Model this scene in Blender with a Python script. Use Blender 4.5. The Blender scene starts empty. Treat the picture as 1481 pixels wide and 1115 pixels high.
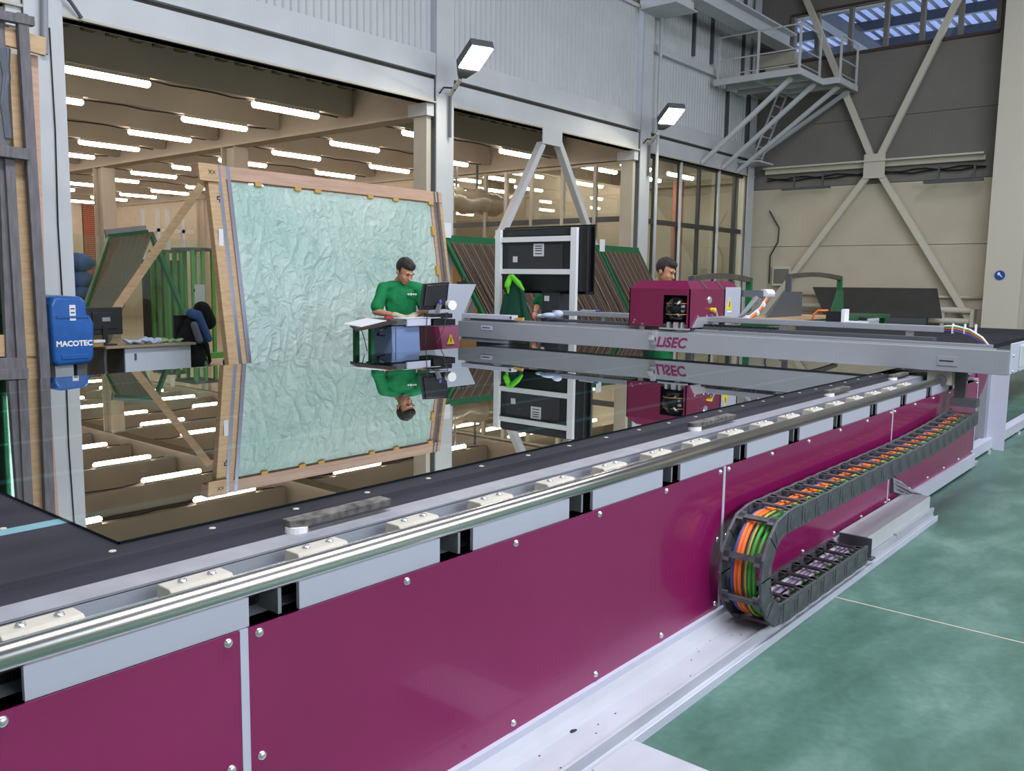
import bpy, math, random
from math import sin, cos, pi, radians
from mathutils import Vector, Matrix, noise
random.seed(7)
S = bpy.context.scene
COL = S.collection
# ---------------------------------------------------------------- camera, world, lights, exposure
EYE = Vector((0, 0, 1.63)); FPX = 1249.17; YAW, PITCH, ROLL = 0.69759837, 0.12091722, 0.01404767
FWD = Vector((cos(YAW) * cos(PITCH), sin(YAW) * cos(PITCH), -sin(PITCH)))
_r = FWD.cross(Vector((0, 0, 1))).normalized(); _u = _r.cross(FWD)
RGT = _r * cos(ROLL) + _u * sin(ROLL); UPV = RGT.cross(FWD)
cd = bpy.data.cameras.new('camera'); cam = bpy.data.objects.new('camera', cd); COL.objects.link(cam)
cd.sensor_width = 36; cd.lens = FPX / 1481 * 36; cd.clip_end = 200; cd.clip_start = .05
cam.matrix_world = Matrix(((RGT.x, UPV.x, -FWD.x, EYE.x), (RGT.y, UPV.y, -FWD.y, EYE.y), (RGT.z, UPV.z, -FWD.z, EYE.z), (0, 0, 0, 1)))
S.camera = cam
S.view_settings.view_transform = 'Standard'; S.view_settings.look = 'None'
S.view_settings.gamma = 1; S.view_settings.exposure = 0.12; S.view_settings.use_curve_mapping = False
w = bpy.data.worlds.new('world'); S.world = w; w.use_nodes = True
bg = w.node_tree.nodes['Background']; bg.inputs[0].default_value = (.70, .79, 1, 1); bg.inputs[1].default_value = 2.0

def area(name, loc, target, sx, sy, power, col, spread=180):
    l = bpy.data.lights.new(name, 'AREA'); l.shape = 'RECTANGLE'; l.size = sx; l.size_y = sy
    l.energy = power; l.color = col; l.spread = radians(spread)
    o = bpy.data.objects.new(name, l); COL.objects.link(o); o.location = loc
    o.rotation_euler = (Vector(target) - Vector(loc)).to_track_quat('-Z', 'Y').to_euler(); return o
DAY = (.93, .935, 1.0)
area('skylight_daylight_west', (1.9, 1.0, 9.75), (1.9, 1.0, 0), 8, 2.4, 930, DAY)
area('skylight_daylight_east', (12.5, 1.0, 9.75), (12.5, 1.0, 0), 9, 2.4, 400, DAY)
area('side_window_daylight', (5.2, -8.85, 6.0), (5.6, 6, 1.5), 11, 4.6, 860, DAY)
area('side_window_daylight_east', (15.0, -8.85, 6.0), (15.0, 6, 2.5), 8, 4.6, 190, DAY)

# ---------------------------------------------------------------- helpers
def ray(px, py): return FWD + RGT * ((px - 740.5) / FPX) - UPV * ((py - 557.5) / FPX)
def AY(px, py, y): d = ray(px, py); return EYE + d * (y / d.y)
def AX(px, py, x): d = ray(px, py); return EYE + d * (x / d.x)
def AZ(px, py, z): d = ray(px, py); return EYE + d * ((z - EYE.z) / d.z)
def lin(h):
    h = h.lstrip('#'); o = []
    for i in (0, 2, 4):
        c = int(h[i:i + 2], 16) / 255; o.append(c / 12.92 if c <= .04045 else ((c + .055) / 1.055) ** 2.4)
    return (*o, 1)
def mat(name, col, rough=.5, metal=0, var=0, vscale=4, bump=0, bscale=30, col2=None, coat=0, stretch=None, emit=None, estr=0, spec=.5):
    m = bpy.data.materials.new(name); m.use_nodes = True; nt = m.node_tree; b = nt.nodes['Principled BSDF']
    c = lin(col); b.inputs['Base Color'].default_value = c; b.inputs['Roughness'].default_value = rough
    b.inputs['Metallic'].default_value = metal; b.inputs['Coat Weight'].default_value = coat
    b.inputs['Specular IOR Level'].default_value = spec
    tc = None
    if var or bump:
        tc = nt.nodes.new('ShaderNodeTexCoord'); mp = nt.nodes.new('ShaderNodeMapping')
        nt.links.new(tc.outputs['Object'], mp.inputs[0])
        if stretch: mp.inputs['Scale'].default_value = stretch
    if var:
        n = nt.nodes.new('ShaderNodeTexNoise'); n.inputs['Scale'].default_value = vscale; n.inputs['Detail'].default_value = 6
        nt.links.new(mp.outputs[0], n.inputs[0])
        r = nt.nodes.new('ShaderNodeValToRGB'); r.color_ramp.elements[0].position = .3; r.color_ramp.elements[1].position = .7
        c2 = lin(col2) if col2 else tuple(x * (1 - var) for x in c[:3]) + (1,)
        r.color_ramp.elements[0].color = c2; r.color_ramp.elements[1].color = c
        nt.links.new(n.outputs['Fac'], r.inputs[0]); nt.links.new(r.outputs[0], b.inputs['Base Color'])
    if bump:
        n2 = nt.nodes.new('ShaderNodeTexNoise'); n2.inputs['Scale'].default_value = bscale; n2.inputs['Detail'].default_value = 4
        nt.links.new(mp.outputs[0], n2.inputs[0]); bp = nt.nodes.new('ShaderNodeBump'); bp.inputs['Strength'].default_value = bump
        bp.inputs['Distance'].default_value = .02
        nt.links.new(n2.outputs['Fac'], bp.inputs['Height']); nt.links.new(bp.outputs[0], b.inputs['Normal'])
    if emit: b.inputs['Emission Color'].default_value = emit; b.inputs['Emission Strength'].default_value = estr
    return m
M = dict(
    steelw=mat('white_painted_steel', 'c9ccd0', .45, var=.10, vscale=1.5),
    steelw2=mat('warm_white_painted_steel', 'c4bfb0', .5, var=.12, vscale=2),
    bright=mat('bright_white_profile', 'f4f5f8', .4),
    corr=mat('corrugated_sheet_paint', 'c6c9cc', .5, var=.08, vscale=1),
    girder=mat('beige_painted_concrete', 'bbb2a4', .7, var=.12, vscale=1.2, bump=.1),
    deck=mat('dark_steel_deck', '6d6455', .7),
    wallc=mat('painted_concrete_panel', 'cfc5b2', .8, var=.12, vscale=1.2, bump=.15, bscale=12),
    wallg=mat('grey_upper_wall_panel', '7c7974', .8, var=.10, vscale=2),
    hallwall=mat('cream_hall_wall', 'cbc2b0', .8, var=.08),
    groove=mat('dark_joint', '4d4a44', .9),
    magenta=mat('magenta_lacquer', '8b1159', .26, var=.12, vscale=1.5, coat=.3),
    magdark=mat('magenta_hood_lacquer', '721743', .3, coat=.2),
    frame=mat('pale_blue_grey_paint', 'c6c8da', .4, var=.06, vscale=3),
    gray=mat('machine_grey_paint', '969aa2', .4, var=.06, vscale=3, spec=.4),
    graydk=mat('dark_grey_paint', '55595f', .5, var=.1),
    trayp=mat('dusty_tray_paint', 'b3b6c0', .45, var=.16, vscale=2.5, stretch=(1, 3, 3)),
    felt=mat('black_felt', '17171f', .8, var=.9, vscale=2.2, col2='2b2b36', bump=.25, bscale=180, stretch=(.6, 2.5, 1), spec=.35),
    belt=mat('teal_belt', '6c97a0', .6, var=.1, vscale=300),
    chrome=mat('polished_rail_steel', 'cfcdca', .24, 1),
    zinc=mat('zinc_screw', 'd8dadd', .25, .9),
    alu=mat('aluminium', 'c3c6cb', .35, .6),
    cast=mat('beige_cast_block', 'b9b4a8', .6, var=.15, vscale=20),
    black=mat('black_plastic', '1b1c20', .4), blackg=mat('gloss_black', '101114', .12),
    chain=mat('grey_black_chain_plastic', '3c3c41', .42, var=.3, vscale=18, col2='5c5d63'),
    cab_or=mat('orange_cable', 'e8702a', .45), cab_bl=mat('blue_cable', '4a57b0', .45), cab_gr=mat('green_cable', '3e9a35', .45),
    cab_lv=mat('lavender_hose', 'b9a8c9', .45), cab_wh=mat('white_hose', 'd9dae0', .45), cab_gy=mat('grey_cable', '5a5256', .5), cab_ye=mat('yellow_green_cable', 'a8a745', .45),
    wood=mat('pale_pine', 'cfae86', .65, var=.25, vscale=6, stretch=(1, 1, 6), bump=.1),
    woodp=mat('pinkish_pine', 'c9a590', .6, var=.2, vscale=5, stretch=(.4, 5, 5)),
    woodg=mat('weathered_grey_timber', '77747a', .8, var=.4, vscale=9, stretch=(3, 3, .5), bump=.3),
    wedge=mat('yellow_wood_wedge', 'c9a04e', .6),
    strap=mat('steel_strap', '8d93a3', .3, .8),
    green=mat('dark_green_paint', '1f6a42', .45, var=.2, vscale=3), greenl=mat('light_green_paint', '5d9a45', .5),
    rod=mat('brown_wire_sleeve', '6c5b52', .6, var=.3, vscale=40), rod2=mat('light_wire_sleeve', '8f7d6c', .5),
    cloth=mat('green_tee_cotton', '0a8a50', .85, var=.25, vscale=9, bump=.5, bscale=14),
    skin=mat('skin', 'd0967a', .5, var=.08, vscale=12), hair=mat('dark_brown_hair', '2b211f', .55, var=.3, vscale=60, bump=.6, bscale=90),
    glove=mat('cream_work_glove', 'cfc7ae', .85, bump=.4, bscale=60), trouser=mat('dark_green_trousers', '1e4a3a', .85, bump=.3, bscale=12),
    shoe=mat('black_shoe', '1a1a1c', .5),
    blue=mat('blue_cast_cover', '2463b4', .32, var=.25, vscale=8, coat=.2), white=mat('white_print', 'f0f0f0', .6), paper=mat('white_paper', 'e2e4ea', .7),
    ink=mat('black_print', '222222', .6), brandp=mat('purple_lettering', '7a1f55', .5),
    yellow=mat('warning_yellow', 'f0d020', .5), bluegrey=mat('blue_grey_steel_box', '7d92bd', .4, var=.05),
    cabg=mat('light_grey_cabinet', 'b4b9c6', .45), pinkcab=mat('magenta_grey_cabinet', 'a05a78', .45),
    jk=mat('dark_green_jacket', '124a38', .9, bump=.5, bscale=10), lime=mat('lime_lining', '6fe02a', .8),
    navy=mat('black_jacket_cloth', '17181e', .95), jblue=mat('blue_jacket_cloth', '3f5f9a', .9), jgrey=mat('grey_jacket_cloth', '6a7180', .9),
    rag=mat('pale_blue_rag', 'b9c8e4', .9), raggr=mat('green_white_rag', '8fae86', .9),
    orange=mat('orange_crane_rail', 'd4471d', .5), pipe=mat('cream_pipe_paint', 'd2cbbd', .5), board=mat('dark_board', '3c3a38', .7, var=.2),
    brick=mat('red_brick', '9a4a32', .8), foil=mat('silver_duct', 'd0c8b8', .3, .6, bump=.3, bscale=14),
    dirt=mat('black_dirt', '26242c', .9), redp=mat('red_plastic', 'c02530', .5), deskw=mat('desk_front_white', 'c9cede', .5), desktop=mat('desk_top_worn', '9b8a78', .6),
    handle=mat('steel_handle', '6a6d70', .4, .5), cardboard=mat('cardboard', 'a8824e', .8, var=.15, vscale=10),
)
# special materials
def glassmat(name, tint, trans, gl_tint, base, rough=.0):
    """coated glass: transparent mixed with a mirror coat that grows at grazing angles"""
    m = bpy.data.materials.new(name); m.use_nodes = True; nt = m.node_tree; nt.nodes.clear()
    o = nt.nodes.new('ShaderNodeOutputMaterial'); mx = nt.nodes.new('ShaderNodeMixShader')
    t = nt.nodes.new('ShaderNodeBsdfTransparent'); t.inputs[0].default_value = tint
    g = nt.nodes.new('ShaderNodeBsdfGlossy'); g.inputs[0].default_value = gl_tint; g.inputs[1].default_value = rough
    lw = nt.nodes.new('ShaderNodeLayerWeight'); lw.inputs[0].default_value = .5
    mr = nt.nodes.new('ShaderNodeMapRange'); mr.inputs[3].default_value = base; mr.inputs[4].default_value = trans
    nt.links.new(lw.outputs['Facing'], mr.inputs[0]); nt.links.new(mr.outputs[0], mx.inputs[0])
    nt.links.new(t.outputs[0], mx.inputs[1]); nt.links.new(g.outputs[0], mx.inputs[2]); nt.links.new(mx.outputs[0], o.inputs[0]); return m
M['coated'] = glassmat('coated_sheet_glass', (.55, .66, .62, 1), .86, (.93, .94, .92, 1), .34)
M['pane'] = glassmat('window_glass', (.93, .95, .92, 1), .6, (.95, .95, .92, 1), .03)
M['greenpane'] = glassmat('green_tinted_glass', (.50, .72, .62, 1), .55, (.9, .98, .95, 1), .1)
M['clearpane'] = glassmat('clear_glass', (.93, .97, .94, 1), .30, (.9, .98, .95, 1), .02)
M['edge'] = mat('glass_edge', '0c1a1c', .2)
M['tube'] = mat('fluorescent_diffuser', 'ffffff', .4, emit=(1, .84, .70, 1), estr=23)
M['flood'] = mat('floodlight_glass', 'ffffff', .4, emit=(1, .93, .74, 1), estr=80)
# green floor with dusty scuffs
def floormat():
    m = mat('green_epoxy_floor', '3d6b58', .38, spec=.45); nt = m.node_tree; b = nt.nodes['Principled BSDF']
    tc = nt.nodes.new('ShaderNodeTexCoord'); mp = nt.nodes.new('ShaderNodeMapping'); mp.inputs['Scale'].default_value = (.8, 1.5, 1)
    mp.inputs['Rotation'].default_value = (0, 0, .5)
    nt.links.new(tc.outputs['Object'], mp.inputs[0])
    n = nt.nodes.new('ShaderNodeTexNoise'); n.inputs['Scale'].default_value = 1.7; n.inputs['Detail'].default_value = 9; n.inputs['Distortion'].default_value = .25
    n.inputs['Roughness'].default_value = .6
    nt.links.new(mp.outputs[0], n.inputs[0])
    r = nt.nodes.new('ShaderNodeValToRGB'); e = r.color_ramp.elements
    e[0].position = .30; e[0].color = lin('375a4d'); e[1].position = .80; e[1].color = lin('6f8c83')
    k = e.new(.52); k.color = lin('4a6c61')
    nt.links.new(n.outputs['Fac'], r.inputs[0])
    n2 = nt.nodes.new('ShaderNodeTexNoise'); n2.inputs['Scale'].default_value = 28; n2.inputs['Detail'].default_value = 8
    nt.links.new(tc.outputs['Object'], n2.inputs[0])
    mx = nt.nodes.new('ShaderNodeMixRGB'); mx.blend_type = 'OVERLAY'; mx.inputs[0].default_value = .45
    nt.links.new(r.outputs[0], mx.inputs[1]); nt.links.new(n2.outputs['Color'], mx.inputs[2])
    hs = nt.nodes.new('ShaderNodeMixRGB'); hs.inputs[0].default_value = .8
    nt.links.new(r.outputs[0], hs.inputs[1]); nt.links.new(mx.outputs[0], hs.inputs[2])
    bwn = nt.nodes.new('ShaderNodeRGBToBW'); nt.links.new(n2.outputs['Color'], bwn.inputs[0]); nt.links.new(bwn.outputs[0], mx.inputs[2])
    nt.links.new(hs.outputs[0], b.inputs['Base Color'])
    mr = nt.nodes.new('ShaderNodeMapRange'); mr.inputs[3].default_value = .25; mr.inputs[4].default_value = .55
    nt.links.new(n.outputs['Fac'], mr.inputs[0]); nt.links.new(mr.outputs[0], b.inputs['Roughness']); return m
M['floor'] = floormat()
def filmmat():
    m = mat('pale_green_plastic_film', 'e4f6f5', .18, var=.12, vscale=.55, col2='a8d6d2', spec=1.0); nt = m.node_tree; b = nt.nodes['Principled BSDF']
    tr = nt.nodes.new('ShaderNodeBsdfTranslucent'); tr.inputs[0].default_value = lin('dcf3ee'); mx = nt.nodes.new('ShaderNodeMixShader'); mx.inputs[0].default_value = .35
    tc = nt.nodes.new('ShaderNodeTexCoord'); wn_ = nt.nodes.new('ShaderNodeTexNoise'); wn_.inputs['Scale'].default_value = 5; wn_.inputs['Detail'].default_value = 5; wn_.inputs['Distortion'].default_value = .8
    ab = nt.nodes.new('ShaderNodeMath'); ab.operation = 'SUBTRACT'; ab.inputs[1].default_value = .5; a2 = nt.nodes.new('ShaderNodeMath'); a2.operation = 'ABSOLUTE'
    nt.links.new(tc.outputs['Object'], wn_.inputs[0]); nt.links.new(wn_.outputs['Fac'], ab.inputs[0]); nt.links.new(ab.outputs[0], a2.inputs[0])
    bp = nt.nodes.new('ShaderNodeBump'); bp.inputs['Strength'].default_value = .9; bp.inputs['Distance'].default_value = .09; bp.invert = True; nt.links.new(a2.outputs[0], bp.inputs['Height']); nt.links.new(bp.outputs[0], b.inputs['Normal'])
    o = nt.nodes['Material Output']; nt.links.new(b.outputs[0], mx.inputs[1]); nt.links.new(tr.outputs[0], mx.inputs[2]); nt.links.new(mx.outputs[0], o.inputs[0]); return m
M['film'] = filmmat()
def corrtrans():
    m = bpy.data.materials.new('translucent_roof_sheet'); m.use_nodes = True; nt = m.node_tree; nt.nodes.clear()
    o = nt.nodes.new('ShaderNodeOutputMaterial'); t = nt.nodes.new('ShaderNodeBsdfTranslucent'); t.inputs[0].default_value = lin('dfe6ff')
    d = nt.nodes.new('ShaderNodeBsdfDiffuse'); d.inputs[0].default_value = lin('7d88b0'); mx = nt.nodes.new('ShaderNodeMixShader'); mx.inputs[0].default_value = .35
    nt.links.new(t.outputs[0], mx.inputs[1]); nt.links.new(d.outputs[0], mx.inputs[2]); nt.links.new(mx.outputs[0], o.inputs[0]); return m
M['roofsheet'] = corrtrans()
M['canopybeam_shade'] = mat('blue_grey_canopy_beam_and_shade', '4a5364', .6)

class MB:
    def __init__(s): s.v = []; s.f = []; s.mi = []; s.cur = 0
    def add(s, vs, fs):
        n = len(s.v); s.v += [Vector(v) for v in vs]; s.f += [[n + i for i in f] for f in fs]; s.mi += [s.cur] * len(fs); return s
    def box(s, x0, x1, y0, y1, z0, z1, skip=''):
        v = [(x, y, z) for z in (z0, z1) for y in (y0, y1) for x in (x0, x1)]
        return s.add(v, [(0, 2, 3, 1), (4, 5, 7, 6), (0, 1, 5, 4), (2, 6, 7, 3), (0, 4, 6, 2), (1, 3, 7, 5)])
    def bar(s, p, q, w, h, up=(0, 0, 1)):
        p = Vector(p); q = Vector(q); d = (q - p).normalized(); u = Vector(up)
        if abs(d.dot(u)) > .98: u = Vector((0, 1, 0))
        a = d.cross(u).normalized(); b = a.cross(d)
        v = [e + a * (w / 2 * i) + b * (h / 2 * j) for e in (p, q) for j in (-1, 1) for i in (-1, 1)]
        return s.add(v, [(0, 1, 3, 2), (4, 6, 7, 5), (0, 4, 5, 1), (2, 3, 7, 6), (0, 2, 6, 4), (1, 5, 7, 3)])
    def ring(s, c, a, b, n): return [c + a * cos(2 * pi * i / n) + b * sin(2 * pi * i / n) for i in range(n)]
    def tube(s, pts, r, n=8, cap=True):
        pts = [Vector(p) for p in pts]; rr = r if isinstance(r, (list, tuple)) else [r] * len(pts)
        base = len(s.v); prev = None; vs = []
        for i, p in enumerate(pts):
            d = (pts[min(i + 1, len(pts) - 1)] - pts[max(i - 1, 0)]).normalized()
            if prev is None: prev = Vector((0, 0, 1)) if abs(d.z) < .9 else Vector((1, 0, 0))
            a = d.cross(prev).normalized(); b = a.cross(d).normalized(); prev = b
            vs += s.ring(p, a * rr[i], b * rr[i], n)
        fs = [(i * n + j, i * n + (j + 1) % n, (i + 1) * n + (j + 1) % n, (i + 1) * n + j) for i in range(len(pts) - 1) for j in range(n)]
        if cap: fs += [tuple(range(n))[::-1], tuple((len(pts) - 1) * n + j for j in range(n))]
        return s.add(vs, fs)
    def cyl(s, p, q, r, n=16, r2=None): return s.tube([p, q], [r, r if r2 is None else r2], n)
    def prism(s, poly, d):
        poly = [Vector(p) for p in poly]; d = Vector(d); n = len(poly)
        return s.add(poly + [p + d for p in poly], [tuple(range(n)), tuple(range(2 * n - 1, n - 1, -1))] + [(i, i + n, (i + 1) % n + n, (i + 1) % n) for i in range(n)])
    def ell(s, c, r, n=12, rot=None):
        c = Vector(c); vs = []; m = n // 2 + 1
        for i in range(1, m):
            t = pi * i / m
            for j in range(n):
                p = Vector((r[0] * sin(t) * cos(2 * pi * j / n), r[1] * sin(t) * sin(2 * pi * j / n), r[2] * cos(t)))
                if rot is not None: p = rot @ p
                vs.append(c + p)
        tp = Vector((0, 0, r[2])); bt = -tp
        if rot is not None: tp = rot @ tp; bt = rot @ bt
        k = len(vs); vs += [c + tp, c + bt]
        fs = [(i * n + j, (i + 1) * n + j, (i + 1) * n + (j + 1) % n, i * n + (j + 1) % n) for i in range(m - 2) for j in range(n)]
        fs += [(k, j, (j + 1) % n) for j in range(n)] + [(k + 1, (m - 2) * n + (j + 1) % n, (m - 2) * n + j) for j in range(n)]
        return s.add(vs, fs)
    def lathe(s, prof, c, n=24, axis='z'):
        c = Vector(c); vs = []
        for r, h in prof:
            for j in range(n):
                a, b = r * cos(2 * pi * j / n), r * sin(2 * pi * j / n)
                vs.append(c + (Vector((a, b, h)) if axis == 'z' else Vector((a, h, b)) if axis == 'y' else Vector((h, a, b))))
        return s.add(vs, [(i * n + j, i * n + (j + 1) % n, (i + 1) * n + (j + 1) % n, (i + 1) * n + j) for i in range(len(prof) - 1) for j in range(n)])
    def caps(s, p, q, r1, r2, n=14, flat=None):
        """tapered capsule; flat = (sx, sy) scales the section along x / y"""
        p = Vector(p); q = Vector(q); d = q - p; L = d.length or 1e-4; d.normalize()
        u = Vector((1, 0, 0)) if abs(d.x) < .8 else Vector((0, 1, 0))
        b = d.cross(u).normalized(); a = b.cross(d).normalized(); fx, fy = flat or (1, 1); rings = []
        for t in (-80, -55, -25, 0): rings.append((p + d * r1 * sin(radians(t)), r1 * cos(radians(t))))
        for k in (.33, .66): rings.append((p + d * L * k, r1 + (r2 - r1) * k))
        for t in (0, 25, 55, 80): rings.append((q + d * r2 * sin(radians(t)), r2 * cos(radians(t))))
        vs = []
        for c, r in rings: vs += s.ring(c, a * r * fx, b * r * fy, n)
        fs = [(i * n + j, i * n + (j + 1) % n, (i + 1) * n + (j + 1) % n, (i + 1) * n + j) for i in range(len(rings) - 1) for j in range(n)]
        return s.add(vs, fs + [tuple(range(n))[::-1], tuple((len(rings) - 1) * n + j for j in range(n))])
    def build(s, name, m, parent=None, smooth=False, bevel=0, **props):
        c = Vector((0, 0, 0))
        if s.v:
            lo = [min(v[i] for v in s.v) for i in range(3)]; hi = [max(v[i] for v in s.v) for i in range(3)]
            c = Vector([(lo[i] + hi[i]) / 2 for i in range(3)])
        me = bpy.data.meshes.new(name); me.from_pydata([v - c for v in s.v], [], s.f)
        ms = m if isinstance(m, (list, tuple)) else [m]
        for k in ms: me.materials.append(M[k] if isinstance(k, str) else k)
        if len(ms) > 1: me.polygons.foreach_set('material_index', s.mi)
        if smooth: me.polygons.foreach_set('use_smooth', [True] * len(s.f))
        me.update(); o = bpy.data.objects.new(name, me); COL.objects.link(o); o.location = c
        if parent is not None: adopt(o, parent)
        if bevel:
            b = o.modifiers.new('bevel', 'BEVEL'); b.width = bevel; b.segments = 2; b.limit_method = 'ANGLE'
        for k, v in props.items(): o[k] = v
        return o
ROOTS = {}
def wpos(o): return ROOTS.get(o.name, o.location)
def adopt(o, parent):
    o.parent = parent; o.location = o.location - wpos(parent); ROOTS[o.name] = o.location + wpos(parent)
def thing(name, loc, label=None, cat=None, group=None, kind=None):
    o = bpy.data.objects.new(name, None); COL.objects.link(o); o.location = Vector(loc); o.empty_display_size = .1
    ROOTS[o.name] = Vector(loc)
    return tag(o, label, cat, group, kind)
def tag(o, label=None, cat=None, group=None, kind=None):
    if label: o['label'] = label
    if cat: o['category'] = cat
    if group: o['group'] = group
    if kind: o['kind'] = kind
    return o
def clone(o, name, parent, loc):
    c = o.copy(); c.name = name; COL.objects.link(c); c.parent = parent; c.location = Vector(loc) - (wpos(parent) if parent else Vector())
    ROOTS[c.name] = Vector(loc); return c
def text(name, s, size, m, parent, origin, xdir, up, depth=.002, shear=0, bold=0, **props):
    cu = bpy.data.curves.new(name, 'FONT'); cu.body = s; cu.size = size; cu.extrude = depth; cu.shear = shear; cu.offset = bold
    cu.align_x = 'CENTER'; cu.align_y = 'CENTER'; cu.resolution_u = 3
    t = bpy.data.objects.new(name, cu); COL.objects.link(t); dg = bpy.context.evaluated_depsgraph_get()
    me = bpy.data.meshes.new_from_object(t.evaluated_get(dg)); bpy.data.objects.remove(t)
    X = Vector(xdir).normalized(); Z = X.cross(Vector(up)).normalized(); Y = Z.cross(X)
    R = Matrix((X, Y, Z)).transposed().to_4x4(); me.transform(R)
    me.materials.clear(); me.materials.append(M[m]); o = bpy.data.objects.new(name, me); COL.objects.link(o); o.location = Vector(origin)
    if parent is not None: adopt(o, parent)
    for k, v in props.items(): o[k] = v
    return o
def remesh(mb, name, m, parent, voxel=.008, smooth=4, **props):
    me = bpy.data.meshes.new(name); me.from_pydata(mb.v, [], mb.f); t = bpy.data.objects.new('tmp', me); COL.objects.link(t)
    r = t.modifiers.new('r', 'REMESH'); r.mode = 'VOXEL'; r.voxel_size = voxel; r.use_smooth_shade = True
    if smooth:
        k = t.modifiers.new('s', 'SMOOTH'); k.iterations = smooth; k.factor = .5
    dg = bpy.context.evaluated_depsgraph_get(); dg.update(); ev = bpy.data.meshes.new_from_object(t.evaluated_get(dg)); bpy.data.objects.remove(t)
    ev.materials.clear(); ev.materials.append(M[m]); ev.name = name; o = bpy.data.objects.new(name, ev); COL.objects.link(o)
    if parent is not None: adopt(o, parent)
    for k_, v in props.items(): o[k_] = v
    return o

WALL = 10.30; END = 22.3; ROOF = 10.0; XW = -8.0; YR = -9.0; BACKY = 36.0
# ================================================================= SETTING
MB().box(XW - .3, END + .3, YR - .3, BACKY + .3, -.2, 0).build('floor', 'floor', kind='structure')
fl = bpy.data.objects['floor']
j = MB(); j.box(4.455, 4.463, YR, 1.50, 0, .0015); j.build('trim_1', mat('pale_joint_filler', 'c8b9a8', .8), kind='structure')
# back hall floor screed (pale) lies behind the wall line
MB().box(XW, END, WALL + .45, BACKY, .0, .006).build('floor_hall', mat('pale_hall_screed', 'a79c88', .35, var=.2, vscale=1.5), kind='structure')
# near hall roof with two skylight openings
rf = MB(); 
for a, b in ((XW, -3.1), (6.1, 7.9), (17.1, END)): rf.box(a, b, -.4, 2.4, ROOF, ROOF + .2)
rf.box(XW, END, YR, -.4, ROOF, ROOF + .2); rf.box(XW, END, 2.4, WALL + .4, ROOF, ROOF + .2)
rf.build('ceiling', 'wallg', kind='structure')
# end wall (concrete panels below, grey panels above, ribbon window)
we = thing('wall_back', (END, 0, 0), kind='structure')
WZ0, WZ1, WY0, WY1 = 7.34, 8.42, 4.70, 9.42
for i, (a, b) in enumerate(((0, 1.1), (1.1, 2.62), (2.62, 4.12))):
    for y0, y1 in ((YR, -2.7), (-2.7, 4.28), (4.28, 10.7)):
        MB().box(END, END + .25, y0 + .008, y1 - .008, a + .006, b - .006).build('concrete_panel', 'wallc', we)
MB().box(END + .02, END + .3, YR, WALL + .4, 0, ROOF).v and None
MB().box(END + .26, END + .3, YR, WALL + .4, 0, 4.2).build('backing', 'groove', we)
for a, b in ((4.12, 5.7), (5.7, WZ0)):
    for y0, y1 in ((YR, -2.7), (-2.7, 4.28), (4.28, 10.7)):
        MB().box(END, END + .25, y0 + .006, y1 - .006, a + .005, b - .005).build('wall_panel', 'wallg', we)
b = MB(); b.box(END, END + .25, YR, WY0, WZ0, WZ1); b.box(END, END + .25, WY1, WALL + .4, WZ0, WZ1); b.box(END, END + .25, YR, WALL + .4, WZ1, ROOF)
b.box(END + .255, END + .28, YR, WALL + .4, 4.1, WZ0)
b.build('upper_wall', 'wallg', we)
wn = thing('window_1', (END, WY0, WZ0), kind='structure')
fr = MB(); fr.box(END - .05, END + .08, WY0 - .05, WY1 + .05, WZ0 - .07, WZ0); fr.box(END - .05, END + .08, WY0 - .05, WY1 + .05, WZ1, WZ1 + .07)
fr.build('window_frame', mat('brown_window_frame', '4a3a34', .6), wn)
yy = [AX(px, 60, END).y for px in (1147, 1182, 1230, 1281, 1333, 1388, 1443)]
for i in range(7): MB().box(END - .06, END + .08, yy[i] - .05, yy[i] + .05, WZ0, WZ1).build('mullion', 'wallg', wn)
for i in range(6): MB().box(END + .02, END + .03, yy[i + 1] + .05, yy[i] - .05, WZ0, WZ1).build('pane', 'pane', wn)
# canopy outside
cp = thing('canopy_roof', (END + 5, 6, 8), 'translucent corrugated canopy roof seen outside through the ribbon window', 'roof')
g = MB(); n = 120
for i in range(n + 1):
    y = -6 + 24 * i / n; z = 9.0 + (.06 if i % 4 < 2 else 0)
    g.v += [Vector((END + .5, y, z + .1)), Vector((END + 12.5, y, z + .1))]
for i in range(n): g.f.append([2 * i, 2 * i + 1, 2 * i + 3, 2 * i + 2]); g.mi.append(0)
o = g.build('roof_sheet', 'roofsheet', cp); o.modifiers.new('t', 'SOLIDIFY').thickness = .01
for k in range(5):
    x = END + 1.6 + k * 2.1; MB().box(x, x + .16, -6, 18, 8.82, 9.08).build('purlin', 'canopybeam_shade', cp)
for y in (-3, 3.1, 9.0): MB().box(END + .5, END + 12.5, y, y + .3, 8.5, 8.82).build('rafter', 'canopybeam_shade', cp)
rb = MB()  # dark strips added under the sheet as the shade in its corrugation grooves
for k in range(80): rb.box(END + .5, END + 12.5, -6 + .3 * k, -6 + .3 * k + .09, 9.06, 9.09)
rb.build('groove_shade', 'canopybeam_shade', cp, kind='stuff')

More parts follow.
